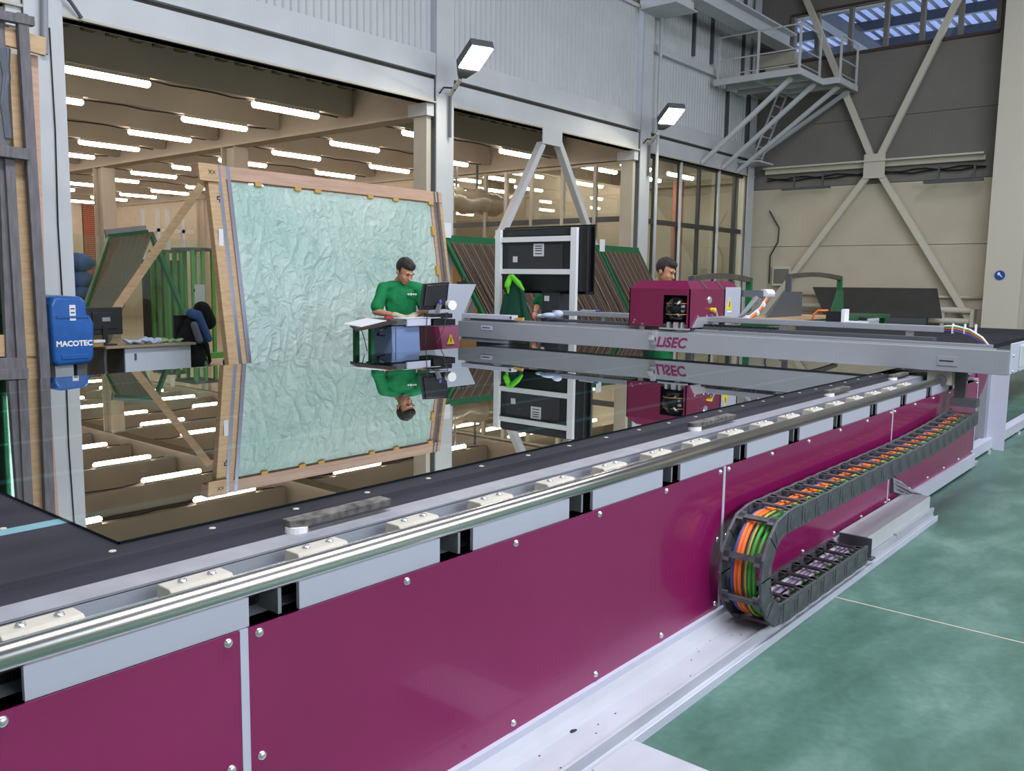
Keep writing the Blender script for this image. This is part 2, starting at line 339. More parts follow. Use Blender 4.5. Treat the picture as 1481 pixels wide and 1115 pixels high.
# wall opposite the machine with a window band, and wall behind the camera
wr = thing('wall_right', (0, YR, 0), kind='structure')
b = MB(); b.box(XW, END, YR - .25, YR, 0, 3.6); b.box(XW, END, YR - .25, YR, 8.4, ROOF); b.box(XW, -4.2, YR - .25, YR, 3.6, 8.4); b.box(10.2, 10.8, YR - .25, YR, 3.6, 8.4); b.box(19.2, END, YR - .25, YR, 3.6, 8.4)
b.build('wall_panel', 'wallc', wr)
for k in range(16): x = -4.2 + k * 1.56; MB().box(x, x + .08, YR - .15, YR - .02, 3.6, 8.4).build('mullion', 'steelw', wr)
MB().box(-4.2, 19.2, YR - .12, YR - .11, 3.6, 8.4).build('pane', 'clearpane', wr)
MB().box(XW - .25, XW, YR, BACKY, 0, ROOF).build('wall_front', 'wallc', kind='structure')
MB().box(XW, END, BACKY, BACKY + .2, 0, 6).build('wall_far', 'hallwall', kind='structure')
MB().box(END, END + .25, WALL + .4, BACKY, 0, 6).build('wall_side', 'hallwall', kind='structure')

# ---- long wall with the openings
CX = [4.20, 10.42, 16.65]
wl = thing('wall_left', (8, WALL, 0), kind='structure')
for i in range(-2, 3):
    x0 = CX[0] + 6.22 * i + .2; x1 = x0 + 5.82 if i < 2 else END - .05
    f = MB(); f.box(x0, x1, WALL, WALL + .18, 4.46, 4.84); f.build('fascia_beam', 'steelw', wl)
    f = MB(); f.box(x0, x1, WALL - .05, WALL + .2, 4.46, 4.49); f.build('lower_flange', 'steelw2', wl)
    f = MB(); f.box(x0, x1, WALL + .05, WALL + .16, 4.84, 4.90); f.build('shadow_gap', 'groove', wl)
    f = MB(); f.box(x0, x1, WALL - .04, WALL + .14, 4.90, 5.24); f.build('upper_channel', 'steelw', wl, bevel=.004)
    # corrugated sheet
    def sheet(z0, z1, name='corrugated_sheet'):
        g = MB(); y = WALL + .05; xs = []; x = x0; k = 0
        while x < x1:
            xs += [(x, y), (x + .05, y), (x + .065, y + .028), (x + .115, y + .028)]; x += .13
        for (a, c) in xs: g.v += [Vector((min(a, x1), c, z0)), Vector((min(a, x1), c, z1))]
        for q in range(len(xs) - 1): g.f.append([2 * q, 2 * q + 2, 2 * q + 3, 2 * q + 1]); g.mi.append(0)
        return g.build(name, 'corr', wl)
    if i < 2:
        sheet(5.24, 7.42)
        f = MB(); f.box(x0, x1, WALL - .01, WALL + .12, 7.40, 7.47); f.build('sill_channel', 'steelw', wl)
        for k in range(5): xx = x0 + .1 + k * 1.4; MB().box(xx, xx + .07, WALL + .04, WALL + .12, 7.47, 9.0).build('mullion', mat('brown_mullion', '6a4a3c', .6) if 'brown_mullion' not in bpy.data.materials else bpy.data.materials['brown_mullion'], wl)
        MB().box(x0, x1, WALL + .07, WALL + .08, 7.47, 9.0).build('pane', 'pane', wl)
        MB().box(x0, x1, WALL, WALL + .18, 9.0, ROOF).build('top_panel', 'corr', wl)
    else:
        sheet(5.24, 6.62); sheet(6.78, 9.98, 'corrugated_sheet')
        f = MB(); f.box(x0, x1, WALL - .06, WALL + .06, 6.62, 6.78); f.build('rail_channel', 'steelw', wl)
        for xx in (20.55, 21.7): MB().box(xx, xx + .06, WALL - .02, WALL + .05, 5.24, 6.62).build('stud', 'graydk', wl)
        for xx in (18.7, 19.6, 21.3): MB().box(xx, xx + .07, WALL - .02, WALL + .05, 6.9, 9.9).build('stud', 'graydk', wl)
        MB().box(x0, x1, WALL + .1, WALL + .18, 5.24, ROOF).build('backing_panel', 'wallg', wl)
# wall section left of first column (mostly hidden): closed
MB().box(XW, CX[0] - 6.2, WALL, WALL + .2, 0, 4.46).build('wall_panel', 'wallc', wl)
# steel columns along the wall
names = ['white steel column behind the timber glass rack and the blue machine cover, leftmost', 'white steel column behind the right end of the film-covered crate, floodlight on it',
         'white steel column right of the V brace, second floodlight on it']
def hcol(x, y, z0, z1, label, m='steelw', w=.40, parent=None):
    t = thing('steel_column', (x, y, z0), label, 'column')
    MB().box(x - w / 2, x + w / 2, y - .06, y - .035, z0, z1).build('front_flange', m, t)
    MB().box(x - .012, x + .012, y - .035, y + .33, z0, z1).build('web', m, t)
    MB().box(x - w / 2, x + w / 2, y + .33, y + .355, z0, z1).build('rear_flange', m, t)
    MB().box(x - .26, x + .26, y - .12, y + .42, z0, z0 + .03).build('base_plate', m, t)
    return t
for x, l in zip(CX, names):
    t = hcol(x, WALL - .0, .006, ROOF - .02, l)
    MB().box(x - .31, x - .21, WALL + .06, WALL + .36, .01, 4.26).build('inner_post', 'steelw2', t)
    MB().box(x - .36, x - .2, WALL + .0, WALL + .44, 4.26, 4.46).build('capital', 'steelw', t)
t = hcol(21.98, WALL, .006, ROOF - .02, 'white steel column in the far corner below the ladder platform', w=.36)
# crane rail brackets and crane beam
brk = thing('crane_beam', (18, 9.4, 7.5), 'overhead crane runway beam with orange rail, top right', 'crane beam')
pA, pB = AY(1000, -28, 9.45), AY(1140, 45, 9.45)
zt = 7.95
MB().box(16.9, 22.0, 9.2, 9.6, 7.52, 7.56).box(16.9, 22.0, 9.38, 9.42, 7.56, 7.92).box(16.9, 22.0, 9.2, 9.6, 7.88, 7.92).build('runway_beam', 'steelw', brk)
MB().box(16.9, 22.0, 9.36, 9.44, 7.92, 8.0).build('rail', 'orange', brk)
t = thing('crane_bracket', (16.65, 9.9, 7.3), 'white steel bracket box high on the third column', 'bracket')
MB().box(16.2, 17.1, 9.35, 10.24, 7.32, 7.345).build('base_plate', 'steelw', t); MB().box(16.28, 17.02, 9.4, 10.24, 7.345, 7.51).build('box_section', 'steelw', t)
t = thing('crane_bracket', (22.1, 9.5, 7.2), 'white steel bracket at the end wall left of the ribbon window', 'bracket')
MB().box(21.9, 22.29, 9.2, 10.2, 7.2, 7.5).build('box_section', 'steelw2', t); MB().box(22.0, 22.29, 9.45, 10.0, 6.7, 7.2).build('web', 'steelw2', t)

# braces
def brace_v(lab):
    t = thing('v_brace', (13.5, WALL, 0), lab, 'brace')
    W = WALL + .02; top = AY(795, 197, W); z = 4.46
    a = AY(783, 208, W); b_ = AY(807, 208, W); l = AY(722, 345, W); r = AY(857, 352, W)
    l2 = a + (l - a) * (a.z / (a.z - l.z)) * .995; r2 = b_ + (r - b_) * (b_.z / (b_.z - r.z)) * .995
    MB().bar(a, l2, .12, .14, (0, 1, 0)).build('brace_leg', 'steelw', t); MB().bar(b_, r2, .12, .14, (0, 1, 0)).build('brace_leg', 'steelw', t)
    MB().box(top.x - .32, top.x + .28, W - .09, W - .07, z - .28, z + .02).build('gusset_plate', 'steelw', t)
brace_v('white steel V brace below the wall beam above the black display')
xb = thing('cross_brace', (END - .12, 6.9, 4.5), 'pale steel X brace with centre plate on the end wall', 'brace')
X = END - .16; c = AX(1266, 240, X)
for (px, py) in ((1400, -30), (1150, -40), (1096, 465), (1412, 478)):
    e = AX(px, py, X)
    if e.z > ROOF - .05: e = c + (e - c) * ((ROOF - .1 - c.z) / (e.z - c.z))
    MB().bar(c, e, .14, .12, (1, 0, 0)).build('brace_leg', 'pipe', xb)
MB().box(X - .09, X - .07, c.y - .25, c.y + .25, c.z - .30, c.z + .28).build('gusset_plate', 'pipe', xb)
t = thing('wall_beam', (END - .1, 7, 4.5), 'pale horizontal steel beam across the end wall through the X brace', 'beam')
MB().box(END - .12, END - .005, 4.72, 9.95, 4.50, 4.66).build('beam_web', 'pipe', t); MB().box(END - .28, END - .12, 4.72, 9.95, 4.62, 4.66).build('beam_flange', 'pipe', t)
# right end column (wide)
t = thing('steel_column', (END - .3, 3.9, 0), 'wide pale steel column at the right edge of the photo with blue round sign', 'column')
MB().box(END - .62, END - .59, 3.72, 4.44, 0, ROOF - .02).build('front_flange', 'pipe', t); MB().box(END - .59, END - .01, 4.10, 4.14, 0, ROOF - .02).build('web', 'pipe', t)
MB().box(END - .04, END - .01, 3.72, 4.44, 0, ROOF - .02).build('rear_flange', 'pipe', t)
sg = AX(1446, 398, END - .63)
s = thing('round_sign', sg, 'small round blue safety sign on the right-hand column', 'sign')
MB().cyl(sg, sg + Vector((-.01, 0, 0)), .105, 24).build('disc', mat('sign_blue', '1c4fa8', .4), s)
k = MB(); k.ell(sg + Vector((-.012, .02, .03)), (.004, .03, .035)); k.bar(sg + Vector((-.012, .0, .01)), sg + Vector((-.012, -.05, -.04)), .02, .02); k.build('pictogram', 'white', s)

# strip lamps (dark, switched off) on the end wall
for (a, b_, lab) in (((1131, 274), (1200, 272), 'unlit strip lamp hanging on the end wall left of the X brace'), ((1336, 264), (1422, 260), 'unlit strip lamp on the end wall right of the X brace')):
    p = AX(*a, END - .35); q = AX(*b_, END - .35); q.z = p.z
    t = thing('strip_lamp', (p + q) / 2, lab, 'lamp'); MB().bar(p, q, .12, .06).build('housing', 'graydk', t)
    for f in (.25, .85):
        r = p.lerp(q, f); MB().bar(r, r + Vector((0, 0, .34)), .04, .04).build('hanger', 'graydk', t)
        MB().bar(r + Vector((0, 0, .33)), r + Vector((.34, 0, .33)), .03, .03).build('bracket', 'graydk', t)
# cable bundle below wall beam
t = thing('wall_cable', (END - .05, 7, 4.35), 'black cable bundle running under the beam on the end wall', 'cable')
for dz in (0, .05):
    MB().tube([(END - .06, 9.9 - 5.2 * i / 20, 4.33 + dz + .03 * sin(i * 1.7 + dz * 40)) for i in range(21)], .018, 6).build('cable', 'black', t)
MB().tube([AX(*p, END - .05) for p in ((1113, 305), (1127, 330), (1125, 350), (1114, 370), (1112, 410))], .018, 6).build('cable_loop', 'black', t)
p = AX(1130, 400, END - .1)
t = thing('junction_box', p, 'grey junction box low on the end wall beside the corner column', 'box')
MB().box(END - .16, END - .01, p.y - .28, p.y + .24, p.z - .25, p.z + .27).build('housing', 'pipe', t, bevel=.02); MB().box(END - .18, END - .16, p.y - .22, p.y + .18, p.z - .18, p.z + .2).build('lid', 'wallg', t, bevel=.01)
# radiator pipes
t = thing('heating_pipe', (END - .3, 7, 1), 'pair of thick cream heating pipes along the foot of the end wall', 'pipe')
for py in (446, 461):
    z = AX(1300, py, END - .3).z; MB().cyl((END - .3, 4.75, z), (END - .3, 9.2, z), .065).build('pipe', 'pipe', t, smooth=True)
for px in (1363, 1406):
    y = AX(px, 455, END - .3).y; MB().box(END - .32, END - .0, y - .04, y + .04, .55, 1.12).build('bracket', 'pipe', t)
t = thing('wall_pipe', (END - .06, 3, 1.2), 'thin cream pipe along the end wall above the heating pipes', 'pipe')
z = AX(1300, 428, END - .08).z; MB().cyl((END - .08, -6, z), (END - .08, 3.68, z), .03).cyl((END - .08, 4.5, z), (END - .08, 9.4, z), .03).build('pipe', 'pipe', t, smooth=True)
t = thing('dark_board', (END - .5, 7, 1.3), 'long dark board standing against the end wall above the heating pipes', 'board')
q = [AX(1175, 415, END - .42), AX(1355, 417, END - .42), AX(1357, 444, END - .5), AX(1180, 440, END - .5)]
q[2] = q[1] + (q[2] - q[1]) * 2.6; q[3] = q[0] + (q[3] - q[0]) * 2.9; q[3].z = q[2].z = .9
MB().prism(q, (.04, 0, 0)).build('panel', 'board', t)
MB().box(END - .62, END - .42, 5.6, 8.7, 0, .9).build('shelf', 'graydk', t)

# ---- platform with railing and struts, ladder
pt = thing('access_platform', (20.5, 8.9, 6.5), 'white steel access platform with railings high in the corner', 'platform')
PZ = 6.42; PX0, PX1 = 19.55, 20.9; PY0, PY1 = 7.75, 10.25
px0 = AY(1030, 127, 10.2)
a = MB(); 
for (p, q) in (((19.6, 10.2), (19.6, 8.1)), ((19.6, 8.1), (21.0, 8.1)), ((21.0, 8.1), (21.0, 7.7)), ((21.0, 7.7), (22.2, 7.7)), ((20.9, 10.2), (20.9, 8.1)), ((22.2, 7.7), (22.2, 8.3)), ((20.3, 10.2), (20.3, 8.1)), ((19.6, 9.2), (22.2, 9.2)), ((21.5, 9.2), (21.5, 7.7))):
    MB().bar((*p, PZ), (*q, PZ), .07, .14).build('edge_channel', 'steelw', pt)
MB().box(19.6, 22.2, 8.12, 10.2, PZ + .07, PZ + .085).box(21.0, 22.2, 7.7, 8.12, PZ + .07, PZ + .085).build('deck_plate', 'steelw2', pt)
def rail(pts, n=None):
    for (x, y) in pts: MB().bar((x, y, PZ), (x, y, PZ + 1.05), .045, .045).build('railing_post', 'steelw', pt)
    for h in (.5, 1.03): MB().tube([(x, y, PZ + h) for x, y in pts], .018, 6).build('railing_bar', 'steelw', pt)
    MB().tube([(x, y, PZ + .16) for x, y in pts], .012, 6).build('toe_bar', 'steelw', pt)
rail([(19.6, 10.1), (19.6, 8.6), (19.6, 8.1)] and [(19.6, 10.1), (19.6, 9.1), (19.6, 8.1), (20.8, 8.1)]); rail([(21.05, 7.7), (22.15, 7.7)])
for (bx, tx, ty) in ((19.26, 19.9, 8.4), (20.36, 20.8, 8.2), (21.2, 21.4, 7.85)):
    MB().bar((bx, WALL - .03, 4.5), (tx, ty, PZ - .06), .09, .09, (1, 0, 0)).build('strut', 'steelw', pt)
MB().bar((22.0, 10.2, 4.9), (22.0, 7.8, PZ - .06), .09, .09, (1, 0, 0)).build('strut', 'steelw', pt)
ld = thing('wall_ladder', (21.5, 9.7, 5.4), 'white steel ladder between the platform and the corner column', 'ladder')
for x in (21.35, 21.85): MB().bar((x, 9.95, 4.75), (x - .0, 9.3, PZ + .05), .05, .03).build('stile', 'steelw', ld)
for k in range(7): f = (k + .5) / 7; MB().bar((21.35, 9.95 - .65 * f, 4.75 + (PZ + .05 - 4.75) * f), (21.85, 9.95 - .65 * f, 4.75 + (PZ + .05 - 4.75) * f), .03, .03).build('rung', 'steelw', ld)
MB().box(21.2, 22.1, 9.7, 10.24, 4.72, 4.76).build('foot_plate', 'steelw', ld)

# floodlights on the columns
def flood(x, base_px, head_px, lab):
    y = WALL - .12
    t = thing('floodlight', (x, y, 4.6), lab, 'lamp')
    h = AY(head_px[0], head_px[1], y - .75); b0 = Vector((x + .05, y, 4.62))
    MB().cyl((x + .05, y, 3.95), b0, .025, 10).build('conduit', 'graydk', t)
    d = (h - b0).normalized()
    MB().bar(b0, b0 + d * .42, .05, .05).build('arm', 'pipe', t)
    up = Vector((0, 0, 1)); s1 = d.cross(up).normalized(); nn = s1.cross(d)   # nn points up
    p0 = h - d * .42; p1 = h + d * .36
    body = MB()
    body.add([p0 + s1 * .07 + nn * .05, p0 - s1 * .07 + nn * .05, p0 - s1 * .07 - nn * .02, p0 + s1 * .07 - nn * .02,
              p1 + s1 * .19 + nn * .09, p1 - s1 * .19 + nn * .09, p1 - s1 * .19 - nn * .03, p1 + s1 * .19 - nn * .03,
              h - d * .17 + s1 * .19 + nn * .1, h - d * .17 - s1 * .19 + nn * .1, h - d * .17 - s1 * .19 - nn * .03, h - d * .17 + s1 * .19 - nn * .03],
             [(0, 1, 2, 3), (4, 7, 6, 5), (0, 8, 9, 1), (1, 9, 10, 2), (2, 10, 11, 3), (3, 11, 8, 0), (8, 4, 5, 9), (9, 5, 6, 10), (10, 6, 7, 11), (11, 7, 4, 8)])
    body.build('housing', 'graydk', t)
    ln = MB(); c0 = h - d * .16 - nn * .045; c1 = h + d * .34 - nn * .045
    ln.add([c0 + s1 * .17, c0 - s1 * .17, c1 - s1 * .17, c1 + s1 * .17, c0 + s1 * .17 + nn * .01, c0 - s1 * .17 + nn * .01, c1 - s1 * .17 + nn * .01, c1 + s1 * .17 + nn * .01],
           [(0, 1, 2, 3), (4, 7, 6, 5), (0, 4, 5, 1), (1, 5, 6, 2), (2, 6, 7, 3), (3, 7, 4, 0)]); ln.build('lens', 'flood', t)
    MB().tube([b0 + Vector((-.25, -.0, -.02)), b0 + Vector((-.2, -.05, .08)), b0 + Vector((-.02, -.06, .1)), b0 + d * .2 + Vector((0, 0, -.04))], .014, 6).build('cable', 'black', t)
flood(CX[1], None, (684, 87), 'lit floodlight on an arm on the second column, nearer of the two')
flood(CX[2], None, (968, 170), 'lit floodlight on an arm on the third column, right of the nearer one')
# cables and conduit on first column
t = thing('column_cable', (CX[0], WALL - .08, 3), 'thin black cable running down the leftmost white column', 'cable')
MB().tube([(CX[0] + .05, WALL - .075, 4.3), (CX[0] + .06, WALL - .075, 3.2), (CX[0] + .04, WALL - .075, 2.2), (CX[0] + .05, WALL - .075, 1.2)], .008, 6).build('cable', 'black', t)
MB().cyl((CX[0] - .03, WALL - .12, 4.0), (CX[0] - .0, WALL - .12, 4.75), .035).build('conduit', 'gray', t)
MB().tube([(CX[0], WALL - .12, 4.72), (CX[0] + .12, WALL - .14, 4.72), (CX[0] + .28, WALL - .1, 4.62), (CX[0] + .4, WALL - .08, 4.48)], .02, 8).build('hose', 'graydk', t)
for a0, a1, z in ((CX[0] + .4, CX[1] - .25, 4.452),):
    MB().tube([(a0, WALL - .06, z), ((a0 + a1) / 2, WALL - .06, z - .01), (a1, WALL - .06, z)], .007, 5).build('cable', 'black', t)
pp = AY(948, 300, WALL - .2)
t = thing('standpipe', (pp.x, WALL - .2, 0), 'thin white vertical pipe in front of the third column', 'pipe')
MB().cyl((pp.x, WALL - .2, .0), (pp.x, WALL - .2, 7.3), .035).build('pipe', 'steelw', t, smooth=True)

# ---- back hall ceiling: girders along y, beams along x, deck, lamps
ch = thing('ceiling_hall', (12, 23, 5), kind='structure')
MB().box(XW, END, WALL + .2, BACKY, 5.03, 5.12).build('deck', 'deck', ch)
k = MB(); x = XW
while x < END: k.box(x, x + .16, WALL + .2, 12.6, 4.95, 5.03); x += .34
k.build('deck_ribs', 'deck', ch, kind='stuff')
for i in range(-1, 4):
    x = CX[0] + 6.22 * i if i < 3 else END - .2
    g = MB(); g.box(x - .06, x + .06, WALL + .4, BACKY, 4.36, 5.0); g.box(x - .17, x + .17, WALL + .4, BACKY, 4.31, 4.36); g.build('girder', 'girder', ch)
ROWS = [12.6 + 2.19 * i for i in range(11)]
for i, y in enumerate(ROWS):
    g = MB()
    for a in range(-1, 3):
        x0 = CX[0] + 6.22 * a + .07; x1 = x0 + 6.08 if a < 2 else END - .3
        g = MB(); yc = y + .0
        g.add([(x0, yc - .09, 4.5), (x1, yc - .09, 4.5), (x1, yc + .09, 4.5), (x0, yc + .09, 4.5), (x0, yc - .10, 5.0), (x1, yc - .10, 5.0), (x1, yc + .10, 5.0), (x0, yc + .10, 5.0)],
              [(0, 3, 2, 1), (4, 5, 6, 7), (0, 1, 5, 4), (1, 2, 6, 5), (2, 3, 7, 6), (3, 0, 4, 7)])
        g.build('ceiling_beam', 'girder', ch)
# conduits along beams
cdt = thing('lamp_cable', (10, 14, 4.5), 'thin dark cables strung along the hall ceiling beams between the lamps', 'cable')
for i, y in enumerate(ROWS[:7]):
    for a in range(0, 2):
        x0 = CX[0] + 6.22 * a + .3; MB().tube([(x0 + 5.6 * q / 16, y + .0, 4.50 - .035 * abs(sin(q * 1.1 + i))) for q in range(17)], .012, 5).build('cable', 'black', cdt)
ORD = ['first', 'second', 'third', 'fourth', 'fifth', 'sixth', 'seventh', 'eighth', 'ninth', 'tenth', 'eleventh']
hm = None
def lamp(x, y, lab, z=4.42):
    global hm
    t = thing('fluorescent_lamp', (x, y, z), lab, 'lamp', 'fluorescent lamps on the hall ceiling')
    if hm is None:
        h = MB().box(x - .64, x + .64, y - .055, y + .055, z + .03, z + .075).build('housing', 'steelw2', t)
        d = MB(); d.tube([(x - .66, y, z), (x - .63, y, z), (x + .63, y, z), (x + .66, y, z)], [.03, .055, .055, .03], 10); d = d.build('diffuser', 'tube', t, smooth=True); hm = (h, d, h.location.copy(), d.location.copy())
    else:
        for s0, l in ((hm[0], hm[2]), (hm[1], hm[3])):
            c = s0.copy(); COL.objects.link(c); c.parent = t; c.location = l
    return t
LX = [(2.85, 'bay left of the first column'), (5.95, 'first bay, left lamp'), (9.0, 'first bay, right lamp'), (12.3, 'second bay, left lamp'), (15.15, 'second bay, right lamp')]
for i, y in enumerate(ROWS):
    for x, nm in LX:
        if x < 5 and i > 1: continue
        lamp(x + (0.1 if i > 1 else 0), y - .02, f'lit fluorescent tube lamp, {ORD[i]} row from the opening, {nm}')
for i, y in enumerate([11.6, 12.6, 16, 18.2, 20.4]):  # the row nearest the opening is added to brighten the glazed room
    for x, nm in ((18.4, 'room behind the glazed partition, left lamp'), (20.6, 'room behind the glazed partition, right lamp')):
        lamp(x, y - .02, f'lit fluorescent tube lamp, {ORD[i]} row from the opening, {nm}')
# back hall columns
for (x, y, lab) in ((10.42, 22.3, 'cream hall column left of the dark rod rack'), (16.65, 28.2, 'cream hall column behind the light green racks'), (10.42, 16.4, 'cream hall column behind the film-covered crate')):
    t = thing('hall_column', (x, y, 0), lab, 'column'); MB().box(x - .17, x + .17, y - .24, y - .21, .006, 4.3).build('front_flange', 'girder', t)
    MB().box(x - .17, x + .17, y + .21, y + .24, .006, 4.3).build('rear_flange', 'girder', t); MB().box(x - .08, x + .08, y - .21, y + .21, .006, 4.3).build('web', 'girder', t)
# brick piers on the far wall + windows there
for (a, b_) in ((120, 136), (180, 208), (228, 262)):
    p = AY(a, 310, BACKY - .12).x; q = AY(b_, 310, BACKY - .12).x
    t = thing('brick_pier', (p, BACKY - .2, 0), f'red brick pier on the far hall wall, {"left of the first hall column" if a == 120 else "above the dark rod rack" if a == 180 else "behind the light green racks"}', 'brick pier')
    bm_ = mat('red_brick_courses', '9a4a32', .85)
    bb = MB(); z = .1; r = 0
    while z < 4.4:
        x = p - (.12 if r % 2 else 0)
        while x < q: bb.box(max(x, p), min(x + .235, q), BACKY - .14, BACKY - .03, z, z + .065); x += .25
        z += .08; r += 1
    bb.build('brickwork', 'brick', t, kind='stuff'); MB().box(p, q, BACKY - .12, BACKY - .01, .006, 4.5).build('mortar_core', 'wallc', t)

# glazed partition along y at third column line, and glazing in the third bay
gp = thing('window_2', (CX[2], 13, 0), kind='structure')
ys = [AX(px, 250, CX[2]).y for px in (898, 862, 815, 770, 733, 703, 653)]
ys[0] = WALL + .5
for i, y in enumerate(ys): MB().box(CX[2] - .05, CX[2] + .05, y - .04, y + .04, .006, 4.3).build('mullion', 'steelw2' if i % 2 else 'pipe', gp)
for i in range(6):
    MB().box(CX[2] - .006, CX[2] + .006, ys[i] + .04, ys[i + 1] - .04, .1, 4.28).build('pane', 'pane', gp)
MB().box(CX[2] - .03, CX[2] + .03, ys[0], ys[-1], 2.98, 3.1).build('transom', 'graydk', gp); MB().box(CX[2] - .04, CX[2] + .04, ys[0], ys[-1], 4.24, 4.3).build('transom', 'steelw2', gp)
MB().box(CX[2] - .06, CX[2] + .06, ys[-1], BACKY, .006, 4.31).build('partition_panel', 'hallwall', gp)
g3 = thing('window_3', (19, WALL + .15, 0), kind='structure')
fm = mat('dark_glazing_frame', '45433f', .5)
xs = [AY(px, 300, WALL + .12).x for px in (945, 981, 1009, 1036, 1061, 1084)]
for i, x in enumerate(xs):
    MB().box(x - .04, x + .04, WALL + .08, WALL + .16, .006, 4.46).build('mullion', fm, g3)
    if i in (1, 3): MB().cyl((x - .07, WALL + .04, .006), (x - .07, WALL + .04, 4.44), .035).build('round_post', 'steelw', g3, smooth=True)
for i in range(-1, 5):
    a = CX[2] + .22 if i < 0 else xs[i]; b_ = xs[i + 1]; MB().box(a, b_, WALL + .115, WALL + .125, .95, 4.4).build('pane', 'clearpane', g3)
for z in (.9, 2.95, 4.40): MB().box(CX[2] + .22, xs[-1], WALL + .085, WALL + .15, z, z + .11 if z < 4 else 4.46).build('transom', fm, g3)
MB().box(CX[2] + .2, xs[-1], WALL + .1, WALL + .16, 0.006, .9).build('lower_panel', 'steelw', g3)
MB().box(xs[-1] + .02, 21.8, WALL + .05, WALL + .2, 0.006, 4.46).build('end_panel', 'pipe', g3)
MB().box(CX[2] + .3, END, 13.6, 13.7, .006, 4.3).build('wall_room', 'hallwall', kind='structure')
x = AY(1068, 300, 14.0).x
t = thing('red_pipe', (21.6, 13.0, 0), 'brown-red vertical pipe behind the far glazing', 'pipe'); MB().cyl((21.6, 12.2, .006), (21.6, 12.2, 4.4), .16).build('pipe', 'brick', t, smooth=True)
MB().box(CX[2] + .1, END, 15.19, 15.2, .006, .5) and None
# foil duct and hangers
dp = AY(672, 290, 15.0)
t = thing('air_duct', dp, 'silver foil air duct hanging right of the second column', 'duct')
rr = []
pts = []
for i in range(15): pts.append(dp + Vector((-.7 + 1.9 * i / 14, 0, .06 * sin(i * .9)))); rr.append(.27 + .025 * (i % 2))
MB().tube(pts, rr, 14).build('duct', 'foil', t, smooth=True); MB().box(dp.x - 1.25, dp.x - .68, 14.7, 15.3, dp.z - .3, dp.z + .3).build('box_section', 'pipe', t)
for dx in (-.9, -.3, .45): MB().bar((dp.x + dx, 15, dp.z + .2), (dp.x + dx, 15, 4.5), .04, .04).build('hanger', 'graydk', t)

# ================================================================= CUTTING TABLE
YP = 1.741; ZB = .13; ZT = .80; TX0 = -2.6; TX1 = 8.55; ZG = .93
ct = thing('glass_cutting_table', (3, 3.5, 0), 'long magenta-sided glass cutting table with black felt bed', 'cutting table')
screw = None
def put_screw(x, z, parent, y=YP):
    global screw
    if screw is None:
        m_ = MB(); m_.lathe([(0.0001, -.008), (.008, -.007), (.0115, -.003), (.0125, .001)], (x, y - .001, z), 12, 'y'); screw = m_.build('screw', 'zinc', parent, smooth=True)
    else: clone(screw, 'screw', parent, (x, y - .0035 + .0 , z))
gaps = [-3.9, -1.4, 1.10, 3.60, 6.10, 8.58]
for i in range(1, 5):
    a, b_ = gaps[i] + .012, gaps[i + 1] - .012
    p = MB().box(a, b_, YP, YP + .004, ZB, ZT).build('side_panel', 'magenta', ct)
    for k in range(6):
        x = a + .03 + (b_ - a - .06) * k / 5; put_screw(x, ZT - .02, p); put_screw(x, ZB + .03, p)
    for x in (a + .03, b_ - .03): put_screw(x, (ZT + ZB) / 2, p)
MB().box(TX0, TX1, YP + .006, YP + .06, .02, ZT + .0).build('side_frame', 'frame', ct)
for i in range(1, 6): MB().box(gaps[i] - .011, gaps[i] + .011, YP - .001, YP + .006, .06, ZT).build('joint_strip', 'frame', ct)
MB().box(TX1, TX1 + .03, YP - .0, YP + .3, .03, ZT + .02).build('end_post', 'frame', ct)
# upper frame pieces between dark notches (notch pitch .645)
nx = [1.12 + .645 * i for i in range(-6, 12)]
for i in range(len(nx) - 1):
    a, b_ = nx[i] + (.145 if i < 17 else .1), nx[i + 1]
    if a > TX1: break
    b_ = min(b_, TX1)
    MB().box(a, b_, YP + .008, YP + .02, ZT, .875).build('frame_plate', 'frame', ct)
    MB().box(a - .055, a - .045, YP + .02, YP + .10, ZT, .87).build('notch_web', 'gray', ct)
MB().box(TX0, TX1, YP + .006, YP + .12, ZT - .012, ZT).build('notch_floor', 'gray', ct)
MB().box(TX0, TX1, YP + .12, YP + .125, ZT, .87).build('notch_back', 'black', ct)
# rail
MB().cyl((TX0, 1.757, .900), (TX1 - 1.3, 1.757, .900), .029, 28).build('guide_rail', 'chrome', ct, smooth=True)
MB().box(TX0, TX1, 1.768, 1.80, .868, .895).build('rail_bed', 'gray', ct)
MB().box(TX0, TX1, 1.80, 1.90, .868, .878).build('channel_floor', 'gray', ct)
MB().box(TX0, TX1, 1.895, 1.905, .878, .912).build('channel_web', 'gray', ct); MB().box(TX0, TX1, 1.895, 1.985, .910, .918).build('flange', mat('worn_flange_grey', '8f9098', .5, var=.2, vscale=10), ct)
blk = None; bx = 1.00
for i in range(-4, 17):
    x = .945 + .3475 * i
    if x > 7.2: break
    b0 = MB(); b0.prism([(x, 1.775, .895), (x, 1.775, .912), (x, 1.792, .928), (x, 1.845, .928), (x, 1.85, .895)], (.16, 0, 0)); b0 = b0.build('rail_block', 'cast', ct, bevel=.003)
    for dx in (.045, .12):
        s = MB(); s.lathe([(0.0001, .006), (.009, .006), (.011, .002), (.011, -.002)], (x + dx, 1.815, .929), 10); s.build('bolt', 'zinc', b0, smooth=True)
